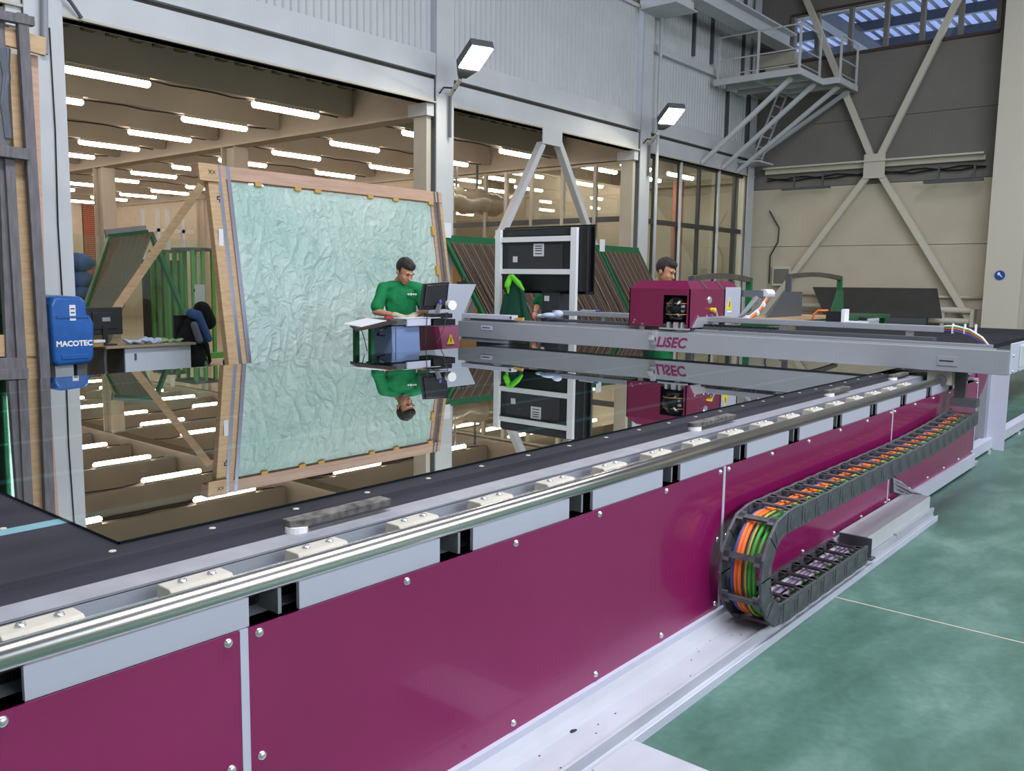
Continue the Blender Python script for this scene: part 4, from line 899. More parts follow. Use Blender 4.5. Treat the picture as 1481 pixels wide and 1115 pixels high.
for x in (xR - .16, xR - .09): cbox(x, x + .03, .03, zTop + .005, -.03, -.021, 'steel_strap', 'strap')
for f in (.17, .32, .40, .63, .75, .93): x = xL + f * (xR - xL); cbox(x, x + .1, zTop - .21, zTop - .166, -.03, .02, 'wooden_wedge', 'wedge')
for z in (.9, 1.7, 2.3): cbox(xR - .27, xR - .215, z, z + .14, -.025, .02, 'wooden_wedge', 'wedge')
cbox(xL + .3, xR - .2, .17, zTop - .2, .03, .10, 'glass_stack', 'clearpane')
# crumpled film
NX, NZ = 230, 170; fx0, fx1, fz0, fz1 = xL + .36, xR - .23, .16, zTop - .19
g = MB()
def fold(u, v):
    P_ = Vector((u * 1.1 + .6 * noise.noise(Vector((u * .8, v * .8, 3))), v * .75, 0))
    a = noise.noise(Vector((P_.x * 1.1, P_.y * .5, 1)))
    r1 = 1 - abs(noise.noise(Vector((P_.x * 2.2 + P_.y * .7, P_.y * .8 - P_.x * .4, 7)))) * 2.2
    r2 = 1 - abs(noise.noise(Vector((P_.x * 4.6 - P_.y * 1.8, P_.y * 2.0 + P_.x, 11)))) * 2.4
    r3 = 1 - abs(noise.noise(Vector((P_.x * 9 + P_.y * 4, P_.y * 7 - P_.x * 3, 17)))) * 2.6
    r4 = noise.noise(Vector((u * 22, v * 17, 5)))
    return -.030 * a - .030 * max(r1, 0) ** 3 - .017 * max(r2, 0) ** 3 - .007 * max(r3, 0) ** 2 - .0012 * r4
for i in range(NX + 1):
    for k_ in range(NZ + 1):
        u = i / NX; v = k_ / NZ; x = fx0 + u * (fx1 - fx0); z = fz0 + v * (fz1 - fz0)
        e = min(1, min(u, 1 - u) * 25, min(v, 1 - v) * 18); g.v.append(Vector((x, cy(z) + .012 + fold(x, z) * e * 1.0, z)))
for i in range(NX):
    for k_ in range(NZ): a = i * (NZ + 1) + k_; g.f.append([a, a + NZ + 1, a + NZ + 2, a + 1]); g.mi.append(0)
g.build('plastic_film', 'film', cr, smooth=True)
text('post_marking', '5', .13, 'ink', cr, (xL + .14, cy(2.55) - .024, 2.55), (1, 0, 0), (0, 0, 1), .0005); text('corner_marking', 'XX', .07, 'ink', cr, (xL + .07, cy(zTop - .1) - .066, zTop - .1), (1, 0, 0), (0, 0, 1), .0005)
MB().box(xL + .08, xL + .14, cy(2.05) - .028, cy(2.05) - .022, 1.95, 2.2).build('paper_label', 'paper', cr)
# long timber prop leaning to the left of the crate
p = AY(291, 268, 10.9); q = AY(172, 440, 11.3)
t = thing('timber_prop', (p + q) / 2, 'long pale timber leaning diagonally left of the film crate', 'timber'); q = p + (q - p) * ((p.z - .06) / (p.z - q.z)) ; MB().bar(p, q, .10, .10).build('beam', 'wood', t)

# ================================================================= LEFT TIMBER RACK WITH GREEN GLASS
lr = thing('timber_glass_rack', (3.1, 8.7, 0), 'grey timber and pine glass rack with green sheets, cropped at the left edge', 'rack')
YL = 8.65
def lb(a, b_, w_, d, name, m, y=YL, z0=None):
    p = AY(*a, y); q = AY(*b_, y)
    if z0 is not None: q = p + (q - p) * ((p.z - z0) / (p.z - q.z))
    return MB().bar(p, q, w_, d, (0, 1, 0)).build(name, m, lr, bevel=.004)
lb((31, 20), (64, 545), .09, .07, 'grey_post', 'woodg', YL - .05, .02); lb((-4, 10), (16, 540), .09, .07, 'grey_post', 'woodg', YL + .02, .02); lb((12, 230), (31, 540), .08, .07, 'grey_post', 'woodg', YL - .02, .02)
lb((25, 80), (47, 500), .17, .08, 'pine_board', 'wood', YL + .08, .02); lb((46, 80), (60, 520), .08, .08, 'pine_board', 'woodp', YL + .16, .02)
lb((4, 52), (65, 68), .16, .05, 'cross_board', 'wood', YL + .02); lb((-60, 10), (48, 32), .08, .08, 'cross_bar', 'woodg', YL - .06)
lb((-60, 210), (40, 224), .10, .10, 'cross_bar', 'woodg', YL - .08); lb((-40, 500), (60, 500), .2, .06, 'cross_board', 'wood', YL + .05); lb((-40, 530), (34, 528), .14, .08, 'cross_bar', 'woodg', YL - .05)
lb((-40, 543), (40, 540), .1, .05, 'cross_bar', 'woodg', YL - .07)
for k in range(2):
    p = AY(2 - 30 * k, 60, YL + .22); MB().prism([(p.x - 1.2 - .0, YL + .24 + .05 * k, .1), (3.22, YL + .24 + .05 * k, .1), (3.22, YL + .24 + .05 * k, 3.7), (p.x - 1.2, YL + .24 + .05 * k, 3.7)], (0, .012, 0)).build('glass_sheet', 'greenpane' if k else 'greenpane', lr)
MB().box(1.6, 3.24, YL + .34, YL + .37, .1, 3.7).build('backing', mat('dark_green_backing', '3b7a62', .3), lr)
for (px, py) in ((20, 105), (22, 190), (26, 265)): c = AY(px, py, YL + .1); MB().box(c.x - .07, c.x + .05, c.y, c.y + .1, c.z - .06, c.z + .06).build('wooden_wedge', 'wedge', lr)
k = MB()
for i in range(5): k.tube([AY(x + random.uniform(-3, 3), y, YL - .02) for x, y in ((2 + i * 2, 70), (8 + i, 110), (4 + i * 2, 150), (10 + i, 200))], .02, 6)
k.build('hanging_film', 'strap', lr, kind='stuff')
# dark stuff at rack foot
t = thing('floor_clutter', (3.0, 9.3, 0), 'dark scrap heap on the floor under the timber rack', 'scrap', kind='stuff'); k = MB(); random.seed(5)
for i in range(26): c = Vector((random.uniform(2.4, 3.3), random.uniform(9.15, 9.5), random.uniform(.05, .7))); k.bar(c, c + Vector((random.uniform(-.3, .3), random.uniform(-.1, .1), random.uniform(-.2, .2))), .04, .04)
k.build('scrap_pieces', 'black', t, kind='stuff')

# ---- blue cover machine
bc = thing('blue_cutter_head', (3.8, 9.2, 0), 'blue glass-machine cover with white MACOTEC lettering by the leftmost column', 'machine')
Y = 9.15
out = [(71, 440), (76, 429), (85, 427), (118, 429), (124, 434), (127, 455), (133, 460), (137, 468), (137, 518), (132, 526), (84, 531), (77, 526)]
def pol(y, ins=0):
    pts = [AY(px, py, Y) for px, py in out]; c = sum(pts, Vector()) / len(pts); r = []
    for p in pts:
        d = c - p; q = p + d * ins; r.append(Vector((q.x, y, q.z)))
    return r
g = MB(); rings = [pol(Y + .32, .0), pol(Y + .06, 0), pol(Y + .02, .03), pol(Y, .09)]; n = len(out)
vs = sum(rings, []); fs = [(r * n + i, r * n + (i + 1) % n, (r + 1) * n + (i + 1) % n, (r + 1) * n + i) for r in range(3) for i in range(n)] + [tuple(3 * n + i for i in range(n)), tuple(range(n))[::-1]]
g.add(vs, fs); o = g.build('cover', 'blue', bc, smooth=False, bevel=.012)
a, b_ = AY(78, 453, Y), AY(133, 461, Y); MB().bar((a.x + .02, Y - .004, a.z - .04), (b_.x - .03, Y - .004, a.z - .04), .02, .02).build('cover_ridge', 'blue', bc)
c = AY(108, 497, Y - .004); text('brand_lettering', 'MACOTEC', .076, 'white', bc, (c.x, Y - .004, c.z), (1, 0, 0), (0, 0, 1), .001, 0, .003, label='white lettering MACOTEC')
c = AY(105, 453, Y - .002); MB().box(c.x - .03, c.x + .03, Y - .004, Y, c.z - .075, c.z + .085).build('label', 'paper', bc)
for dz in (-.05, .0, .04): MB().box(c.x - .02, c.x + .02, Y - .0055, Y - .004, c.z + dz, c.z + dz + .012).build('label_print', 'ink', bc)
MB().box(3.72, 3.9, Y + .05, Y + .3, 0, .75).build('pedestal', 'gray', bc); MB().box(3.95, 4.05, Y + .08, Y + .3, 0, .75).build('pedestal', 'graydk', bc)
c = AY(110, 515, Y - .01); MB().box(c.x - .14, c.x + .12, Y - .012, Y, c.z - .03, c.z + .02).build('lower_handle', 'blue', bc, bevel=.006)

# ---- desk with monitor, rags, jacket
dk = thing('desk', (5.6, 11, 0), 'white-fronted desk with a worn brown top behind the blue machine', 'desk')
MB().box(4.95, 6.16, 10.72, 11.35, .715, .745).build('desk_top', 'desktop', dk, bevel=.004)
f = MB().box(5.22, 6.12, 10.80, 10.83, .03, .715).build('drawer_front', 'deskw', dk)
for z in (.60, .36): MB().box(5.34, 5.36, 10.775, 10.80, z - .045, z + .035).build('handle', 'handle', f)
for x in (6.10, 5.22, 4.97): MB().box(x, x + .02, 10.83, 11.3, 0.01, .715).build('side_panel', 'graydk', dk)
mn = thing('monitor', (5.05, 10.95, .745), 'black monitor seen from behind on the desk by the blue machine', 'monitor')
MB().box(4.80, 5.27, 10.93, 10.97, .88, 1.225).build('display_shell', 'black', mn, bevel=.01); MB().box(4.88, 5.18, 10.91, 10.93, .95, 1.16).build('back_cover', 'black', mn, bevel=.008)
MB().box(5.0, 5.06, 10.9, 10.93, .77, 1.0).box(4.93, 5.15, 10.85, 11.02, .746, .765).build('stand', 'black', mn); MB().box(5.0, 5.1, 10.905, 10.91, 1.05, 1.1).build('logo', 'gray', mn)
t = thing('cardboard_box', (4.85, 10.8, .746), 'small stack of boxes on the desk left of the monitor stand', 'box'); MB().box(4.80, 4.93, 10.75, 10.85, .746, .80).build('carton', 'cardboard', t); MB().box(4.81, 4.95, 10.74, 10.84, .80, .83).build('white_carton', 'paper', t)
t = thing('blue_rag', (5.55, 10.95, .746), 'pale blue crumpled cloth on the desk', 'rag'); k = MB(); random.seed(11)
for i in range(9): k.ell((5.30 + .05 * i, 10.9 + random.uniform(-.06, .08), .765 + random.uniform(0, .035)), (.07, .07, .022), 8, Matrix.Rotation(random.uniform(-.8, .8), 3, 'Y'))
remesh(k, 'cloth', 'rag', t, .012, 1)
t = thing('green_rag', (5.85, 10.95, .746), 'green and cream crumpled cloth on the desk right of the blue one', 'rag'); k = MB()
for i in range(7): k.ell((5.72 + .05 * i, 10.9 + random.uniform(-.05, .08), .76 + random.uniform(0, .02)), (.06, .06, .02), 8, Matrix.Rotation(random.uniform(-.8, .8), 3, 'Y'))
remesh(k, 'cloth', 'raggr', t, .012, 1)
jx = thing('draped_jacket', (6.35, 11.0, 0), 'black, blue and grey jacket hung over a chair right of the desk', 'jacket')
k = MB(); J = lambda px, py, y=11.0: AY(px, py, y)
k.caps(J(285, 452), J(272, 505), .09, .17, flat=(1, .6)); k.caps(J(292, 448), J(300, 465), .12, .12); k.caps(J(278, 470), J(282, 520), .12, .14); k.caps(J(268, 480), J(258, 505), .08, .08)
remesh(k, 'jacket_body', 'navy', jx, .015, 4)
k = MB(); k.caps(J(277, 453, 10.9), J(286, 458, 10.86), .07, .06); k.caps(J(286, 455, 10.86), J(302, 490, 10.84), .06, .05); remesh(k, 'blue_sleeve', 'jblue', jx, .012, 3)
k = MB(); k.caps(J(281, 470, 10.82), J(288, 492, 10.80), .05, .05); remesh(k, 'grey_panel', 'jgrey', jx, .012, 3)
k = MB(); k.caps(J(298, 498, 10.9), J(304, 522, 10.9), .04, .02); remesh(k, 'cuff', 'navy', jx, .01, 2)
cb = MB(); cb.box(6.05, 6.5, 11.05, 11.1, .45, 1.1); cb.box(6.05, 6.5, 11.1, 11.5, .42, .46)
cb.build('chair_frame', 'black', jx)
for (x, y) in ((6.07, 11.07), (6.45, 11.07), (6.07, 11.45), (6.45, 11.45)): MB().box(x, x + .03, y, y + .03, 0.006, .42).build('chair_leg', 'black', jx)
# paper notice pane
c = AY(289, 425, 11.2); t = thing('paper_notice', c, 'white sheet of paper on the glass above the draped jacket', 'paper'); MB().box(c.x - .08, c.x + .08, 11.2, 11.203, c.z - .14, c.z + .13).build('sheet', 'paper', t); MB().box(c.x - .09, c.x - .075, 11.195, 11.2, c.z + .03, c.z + .07).build('clip', 'black', t)
MB().box(c.x - .08, c.x + .1, 11.205, 11.21, .006, 1.9).build('glass_strip', 'clearpane', t)
# standing clear glass panes
t = thing('clear_glass_pane', (5.4, 11.8, 0), 'tall clear greenish glass pane standing behind the desk', 'glass pane')
MB().box(4.6, 6.9, 11.8, 11.808, .006, 2.15).build('pane', 'clearpane', t)

# ---- rod (harp) racks
def harp(x0, x1, zt, yt, yb, lab, nrod=44, ztb=.25, slope=0, back=True, lean=0):
    """green frame with a fan of brown rods; leans back from yb at the floor to yt at the top; lean shifts x"""
    t = thing('rod_rack', ((x0 + x1) / 2, (yt + yb) / 2, 0), lab, 'glass rack')
    def P_(x, z, d=0): f = z / zt; return Vector((x + lean * f, yb + (yt - yb) * f + d, z))
    for x in (x0, x1): MB().bar(P_(x, .02), P_(x, zt), .07, .07, (1, 0, 0)).build('frame_post', 'green', t)
    MB().bar(P_(x0 - .03, zt), P_(x1 + .03, zt), .06, .12).build('top_bar', 'green', t); MB().bar(P_(x0, ztb), P_(x1, ztb), .06, .08).build('bottom_bar', 'green', t)
    for (mm, ph) in (('rod', 0), ('rod2', 1)):
        k = MB(); random.seed(2)
        for i in range(nrod * 2):
            if (i % 5 == 3) != (ph == 1): continue
            x = x0 + .06 + (x1 - x0 - .12) * i / (nrod * 2 - 1); j1 = random.uniform(-.03, .03)
            k.tube([P_(x + j1 * 1.5, ztb, -.03 * (i % 4)), P_(x, zt - .06, -.02 * (i % 4))], .0095, 4, False)
        k.build('rods', mm, t, kind='stuff')
    if back:
        for x in (x0, x1): MB().bar(P_(x, zt - .1), Vector((x + lean * .4, yt + .5, .02)), .06, .06, (1, 0, 0)).build('rear_leg', 'green', t)
        MB().bar(Vector((x0, yt + .5, .3)), Vector((x1, yt + .5, .3)), .05, .05).build('rear_bar', 'green', t)
    return t
G = lambda px, py, y: AY(px, py, y)
def note(t, px, py, y): c = AY(px, py, y); MB().box(c.x - .09, c.x + .09, y - .003, y, c.z - .12, c.z + .12).build('paper_note', 'paper', t)
t = harp(11.22, 13.05, 2.30, 10.15, 9.35, 'green rod rack between the film crate and the black display', 76, lean=-.9, back=False); note(t, 647, 333, 10.08)
t = harp(13.45, 15.3, 2.30, 9.95, 9.15, 'green rod rack partly hidden by the right edge of the black display', 76, lean=-.9, back=False)
t = harp(15.42, 16.85, 2.30, 9.95, 9.15, 'green rod rack furthest right, in front of the third column', 76, lean=-.9, back=False); note(t, 871, 355, 9.88)
# diagonal wood behind the first rack, carton stack
c0 = AY(655, 345, 13.5); c1 = AY(720, 330, 13.5); t = thing('carton_stack', (c0 + c1) / 2, 'brown cartons piled behind the green rod rack right of the second column', 'cartons')
for i in range(4): x = c0.x + i * .55; MB().box(x, x + .5, 13.2, 13.8, .006, 2.15 + .22 * (i % 2)).build('carton', 'cardboard', t)
# dark rod rack at the left (tilted sideways)
t = thing('rod_rack', (7, 14, 0), 'dark rod rack leaning left behind the desk and monitor', 'glass rack')
y1 = 14.6; A = AY(158, 345, y1); B = AY(214, 338, y1); C_ = AY(172, 445, y1 - 1.0); D = AY(122, 445, y1 - 1.0)
ext = 1.75; C2 = B + (C_ - B) * ext; D2 = A + (D - A) * ext; C2.z = max(C2.z, .05); D2.z = C2.z
for a, b_ in ((A, D2), (B, C2)): MB().bar(a, b_, .07, .07, (0, 1, 0)).build('frame_post', 'green', t)
MB().bar(A, B, .06, .14, (0, 0, 1)).build('top_bar', 'green', t); MB().bar(D2, C2, .06, .1).build('bottom_bar', 'green', t)
for mm, ph in (('rod', 0), ('rod2', 1)):
    k = MB()
    for i in range(60):
        if (i % 9 == 4) != (ph == 1): continue
        f = (i + .5) / 60; k.tube([A.lerp(B, f) + Vector((0, -.10 - .02 * (i % 3), 0)), D2.lerp(C2, f) + Vector((0, -.10 - .02 * (i % 3), 0))], .013, 4, False)
    k.build('rods', mm, t, kind='stuff')
MB().bar(B + Vector((.1, .1, .02)), Vector((B.x + .35, y1 - 1.2, .02)), .07, .07).build('rear_leg', 'green', t)
MB().bar(A + Vector((.08, .3, .06)), B + Vector((.12, .3, .06)), .06, .2, (0, 0, 1)).build('rear_top_bar', 'gray', t)
# light green trolley racks
for i, (pa, pb, pt_, y, lab) in enumerate(((243, 262, 365, 15.6, 'light green trolley rack behind the timber prop'), (279, 308, 362, 14.0, 'light green trolley rack with a dark top behind the draped jacket'))):
    a = AY(pa, pt_, y); b_ = AY(pb, pt_, y); t = thing('trolley_rack', ((a.x + b_.x) / 2, y, 0), lab, 'trolley')
    for x in (a.x, (a.x + b_.x) / 2, b_.x):
        for yy_ in (y, y + .6): MB().box(x - .03, x + .03, yy_, yy_ + .05, .18, a.z).build('upright', 'greenl', t)
    MB().box(a.x - .05, b_.x + .05, y, y + .65, a.z, a.z + .05).build('top_bar', 'graydk', t); MB().box(a.x - .3, b_.x + .3, y - .1, y + .7, .18, .28).build('base', 'greenl', t)
    for x in (a.x - .2, b_.x + .2):
        for yy_ in (y, y + .6): MB().cyl((x - .02, yy_, .08), (x + .02, yy_, .08), .075, 12).build('castor', 'black', t)
c = AY(232, 400, 17.2); c.y = 17.2; t = thing('dark_rack', (c.x, 17.2, 0), 'dark panel rack behind the green trolley racks', 'rack'); MB().box(c.x - .35, c.x + .5, 17.2, 17.3, .006, 1.95).build('panel', 'board', t); MB().box(c.x - .4, c.x + .55, 17.15, 17.4, .006, .1).build('base', 'graydk', t)
# blue drums between first column and rack
t = thing('blue_bag_stack', (AY(112, 390, 15).x, 15, 0), 'stack of blue bags just right of the leftmost column', 'bags')
for i, py in enumerate((380, 405, 425)): c = AY(110, py, 15); MB().ell(c, (.3, .3, .17)).build('bag', 'jblue', t, smooth=True)
c = AY(110, 425, 15); MB().box(c.x - .35, c.x + .35, 14.7, 15.3, .006, c.z - .13).build('plinth', 'graydk', t)
# pipes and frames at hall rear (white rack frame)
t = thing('white_frame_rack', (14, 24, 0), 'tall white frame rack deep in the hall behind the dark rod rack', 'rack')
for px in (207, 229, 243, 265): x = AY(px, 320, 25).x; MB().box(x - .05, x + .05, 25, 25.1, .006, AY(px, 302, 25).z).build('upright', 'steelw', t)
a = AY(200, 331, 25); b_ = AY(280, 331, 25); MB().box(a.x, b_.x, 25, 25.1, a.z - .05, a.z + .05).build('cross_bar', 'steelw', t)

# ================================================================= DISPLAY ON STAND
dv = thing('display_stand', (9.3, 7.4, 0), 'large black display seen from behind on a white aluminium stand', 'display')
X = 9.3
zT = 2.33
for y, nm in ((8.05, 'l'), (6.74, 'r')): MB().box(X - .05, X, y - .05, y + .05, .03, zT).build('stand_post', 'bright', dv, bevel=.004)
for z in (2.19, 1.755): MB().box(X - .04, X, 6.79, 8.0, z - .035, z + .035).build('cross_bar', 'bright', dv, bevel=.003)
MB().box(X - .35, X + .5, 6.70, 6.78, 0, .05).box(X - .35, X + .5, 8.0, 8.08, 0, .05).build('stand_foot', 'frame', dv)
MB().box(X + .01, X + .09, 6.55, 8.02, 1.50, 2.34).build('display_panel', 'black', dv, bevel=.01); MB().box(X + .09, X + .11, 6.50, 8.05, 1.46, 2.37).build('display_bezel', 'blackg', dv, bevel=.006)
MB().box(X + .003, X + .01, 6.95, 7.9, 1.80, 2.12).build('back_cover', mat('dark_grey_back', '35343a', .5), dv); 
k = MB()
for i in range(3): k.box(X + .0, X + .01, 6.9, 7.9, 2.26 + i * .02, 2.266 + i * .02)
k.build('vent', 'graydk', dv)
c = AX(779, 362, X); s = MB().box(X - .001, X + .003, c.y - .09, c.y + .09, c.z - .08, c.z + .09).build('rating_label', 'paper', dv)
for dz in (.05, .02, -.01, -.05): MB().box(X - .003, X - .001, c.y - .06, c.y + .06, c.z + dz, c.z + dz + .012).build('label_print', 'ink', s)
c = AX(745, 375, X); MB().box(X - .001, X + .003, c.y - .04, c.y + .04, c.z - .04, c.z + .04).build('small_label', 'paper', dv)
# computer tower
tw = thing('computer_tower', (9.35, 7.17, 1.0), 'black computer tower under the display, small labels on it', 'computer')
MB().box(9.35, 9.75, 7.02, 7.33, 1.05, 1.485).build('case', mat('tower_case', '35373f', .4), tw, bevel=.008); MB().box(9.344, 9.35, 7.2, 7.28, 1.36, 1.43).build('label', 'paper', tw); MB().box(9.344, 9.35, 7.27, 7.32, 1.13, 1.18).build('label', 'paper', tw)
t = thing('shelf_table', (9.5, 7.2, 0), 'small grey shelf table carrying the computer tower', 'table'); MB().box(9.32, 9.9, 6.85, 7.95, 1.01, 1.048).build('top', 'gray', t)
for (x, y) in ((9.34, 6.87), (9.84, 6.87), (9.34, 7.9), (9.84, 7.9)): MB().box(x, x + .04, y, y + .04, 0, 1.01).build('leg', 'gray', t)
# green jacket on the stand
jk = thing('green_jacket', (9.2, 7.7, 1.1), 'dark green jacket with lime lining hanging from the display stand', 'jacket')
k = MB(); J = lambda px, py, x=9.19: AX(px, py, x)
k.caps(J(739, 403), J(743, 425), .07, .13, flat=(.5, 1)); k.caps(J(744, 425), J(742, 470), .12, .19, flat=(.5, 1)); k.caps(J(752, 408), J(762, 465), .03, .05); k.caps(J(735, 430), J(728, 470), .07, .09)
remesh(k, 'jacket_body', 'jk', jk, .012, 3)
k = MB(); k.caps(J(738, 402, 9.14), J(734, 412, 9.10), .05, .05, flat=(.6, 1)); k.caps(J(734, 410, 9.10), J(735, 424, 9.10), .045, .015, flat=(.6, 1)); k.caps(J(741, 400, 9.13), J(750, 410, 9.08), .035, .04, flat=(.6, 1)); k.caps(J(750, 410, 9.08), J(757, 419, 9.06), .04, .02, flat=(.6, 1)); remesh(k, 'lime_lining', 'lime', jk, .008, 2, label='lime green lining')

# ================================================================= OPERATOR CONSOLE
co = thing('operator_console', (6.5, 7.0, 0), 'operator console table with black sloping top and blue-grey box', 'console')
YC = 7.0; K = lambda px, py, y=YC: AY(px, py, y)
zt_ = K(600, 457).z
a = K(502, 474); b_ = K(545, 461); c = K(660, 459); d = K(640, 470)
MB().add([(a.x, 6.85, zt_ - .10), (K(560, 465).x, 6.85, zt_ - .035), (K(555, 460).x, 7.3, zt_ - .02), (b_.x - .12, 7.3, zt_ - .08), (a.x, 6.85, zt_ - .13), (K(560, 465).x, 6.85, zt_ - .065), (K(555, 460).x, 7.3, zt_ - .05), (b_.x - .12, 7.3, zt_ - .11)],
         [(0, 1, 2, 3), (7, 6, 5, 4), (0, 4, 5, 1), (1, 5, 6, 2), (2, 6, 7, 3), (3, 7, 4, 0)]).build('side_wing', mat('dark_brown_board', '3a302c', .5), co)
xa = K(557, 465).x; xb_ = K(612, 465).x; xc_ = K(648, 460).x
MB().box(xa, xb_, 6.9, 7.32, zt_ - .09, zt_ - .025).build('table_top', 'graydk', co, bevel=.004)
MB().box(K(578, 465).x, xb_, 6.88, 6.90, zt_ - .10, zt_ - .02).build('white_front', 'frame', co)
MB().box(xb_ + .05, xc_, 6.88, 7.3, zt_ - .11, zt_ - .04).build('keyboard_shelf', 'black', co, bevel=.004)
k1 = K(560, 472); k2 = K(600, 470)
MB().prism([(k1.x, 6.93, zt_ - .1), (k2.x, 6.93, zt_ - .1), (k2.x + .06, 6.93, .02), (k1.x + .06, 6.93, .02)], (0, .3, 0)).build('pedestal_box', 'bluegrey', co, bevel=.006)
MB().box(k1.x + .055, k1.x + .06, 6.925, 6.93, .1, zt_ - .12).build('pedestal_seam', 'groove', co)
x = K(539, 480).x; MB().box(x - .02, x + .03, 7.0, 7.05, .01, zt_ - .1).build('leg', 'green', co); MB().box(x - .02, x + .03, 7.25, 7.3, .01, zt_ - .1).build('leg', 'green', co)
MB().tube([K(562, 472, 6.9), K(550, 478, 6.88), K(546, 484, 6.88), K(556, 485, 6.9)], .014, 8).build('handle', 'black', co, smooth=True)
for (pts) in (((522, 474), (527, 490), (531, 508)), ((619, 445), (617, 470), (615, 500)), ((646, 455), (642, 475), (632, 497)), ((612, 457), (630, 455), (648, 452), (646, 462))):
    MB().tube([K(px, py, 6.86) for px, py in pts], .005, 5).build('cable', 'black', co)
t = thing('paper_sheets', (K(520, 470).x, 7.05, zt_), 'white papers lying on the left wing of the console', 'paper')
MB().add([(a.x + .08, 6.88, zt_ - .09), (K(548, 464).x, 6.88, zt_ - .036), (K(548, 464).x, 7.2, zt_ - .022), (a.x + .1, 7.2, zt_ - .075), (a.x + .08, 6.88, zt_ - .085), (K(548, 464).x, 6.88, zt_ - .03), (K(548, 464).x, 7.2, zt_ - .016), (a.x + .1, 7.2, zt_ - .07)], [(0, 3, 2, 1), (4, 5, 6, 7), (0, 1, 5, 4), (2, 3, 7, 6), (1, 2, 6, 5), (3, 0, 4, 7)]).build('sheet', 'paper', t)
t = thing('paper_sheets', (xb_ - .2, 7.05, zt_), 'white papers under the gloved hands of the man at the console', 'paper'); MB().box(xb_ - .38, xb_ + .16, 6.88, 7.15, zt_ - .024, zt_ - .018).build('sheet', 'paper', t)
c = K(561, 456, 7.1); t = thing('red_tool', c, 'small red tool on the console beside the gloved hands', 'tool'); MB().bar((c.x - .04, 7.1, zt_ - .01), (c.x + .05, 7.08, zt_ - .01), .03, .025).build('handle', 'redp', t)
mo = thing('monitor', K(630, 430), 'black tilted monitor seen from behind in front of the man at the console', 'monitor')
q = [K(612, 410), K(650, 407), K(646, 447), K(607, 449)]
MB().prism(q, (.02, .035, 0)).build('display_shell', 'black', mo, bevel=.01)
cc = sum(q, Vector()) / 4; q2 = [cc + (p - cc) * .78 + Vector((0, -.02, .01)) for p in q]; MB().prism(q2, (.0, .02, 0)).build('back_cover', mat('monitor_back', '24252b', .45), mo, bevel=.006)
c = K(636, 440, 6.94); MB().bar(c, K(632, 452, 6.98), .04, .04).build('monitor_neck', 'alu', mo); MB().box(K(622, 452).x, K(648, 452).x, 6.93, 7.1, zt_ - .03, zt_ + .02).build('monitor_foot', 'black', mo)
MB().cyl(K(649, 441, 6.98), K(649, 441, 6.98) + Vector((-.03, -.09, 0)), .055, 18).build('white_lamp', 'white', mo, smooth=False); MB().ell(K(637, 437, 6.93), (.02, .015, .03)).build('blue_clip', 'cab_bl', mo)
# control cabinet behind the console
cb = thing('control_cabinet', (8.3, 7.9, 0), 'light grey over magenta control cabinet with slanted edge, warning triangle', 'cabinet')
YB = 7.55; K2 = lambda px, py: AY(px, py, YB)
ztp = K2(665, 411).z; zm = K2(650, 471).z; zb = .02
top_l, top_r = K2(644, 412).x, K2(689, 412).x; mid_l, mid_r = K2(628, 471).x, K2(663 + 1, 471).x
MB().prism([(top_l, YB, ztp), (top_r, YB, ztp), (mid_r, YB, zm), (mid_l, YB, zm)], (0, .45, 0)).build('upper_cabinet', 'cabg', cb, bevel=.006)
MB().prism([(mid_l + .03, YB + .01, zm), (mid_r, YB + .01, zm), (mid_r + .1, YB + .01, zb), (mid_l + .3, YB + .01, zb)], (0, .43, 0)).build('lower_cabinet', 'pinkcab', cb, bevel=.006)
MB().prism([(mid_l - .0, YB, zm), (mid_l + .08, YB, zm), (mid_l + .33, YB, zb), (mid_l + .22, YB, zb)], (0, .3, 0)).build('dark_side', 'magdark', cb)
c = AY(652, 492, YB - .002); s = MB().prism([c + Vector((-.07, 0, -.05)), c + Vector((.07, 0, -.05)), c + Vector((0, 0, .08))], (0, .003, 0)).build('warning_triangle', 'yellow', cb); MB().bar(c + Vector((0, -.001, .04)), c + Vector((0, -.001, -.02)), .014, .003).build('warning_mark', 'ink', s)
c = K2(681, 408); t = thing('hand_scanner', c, 'small black device standing on the grey control cabinet', 'device'); MB().box(c.x - .05, c.x + .06, YB + .1, YB + .2, ztp, ztp + .03).ell((c.x + .03, YB + .15, ztp + .05), (.04, .03, .05)).build('body', 'black', t)

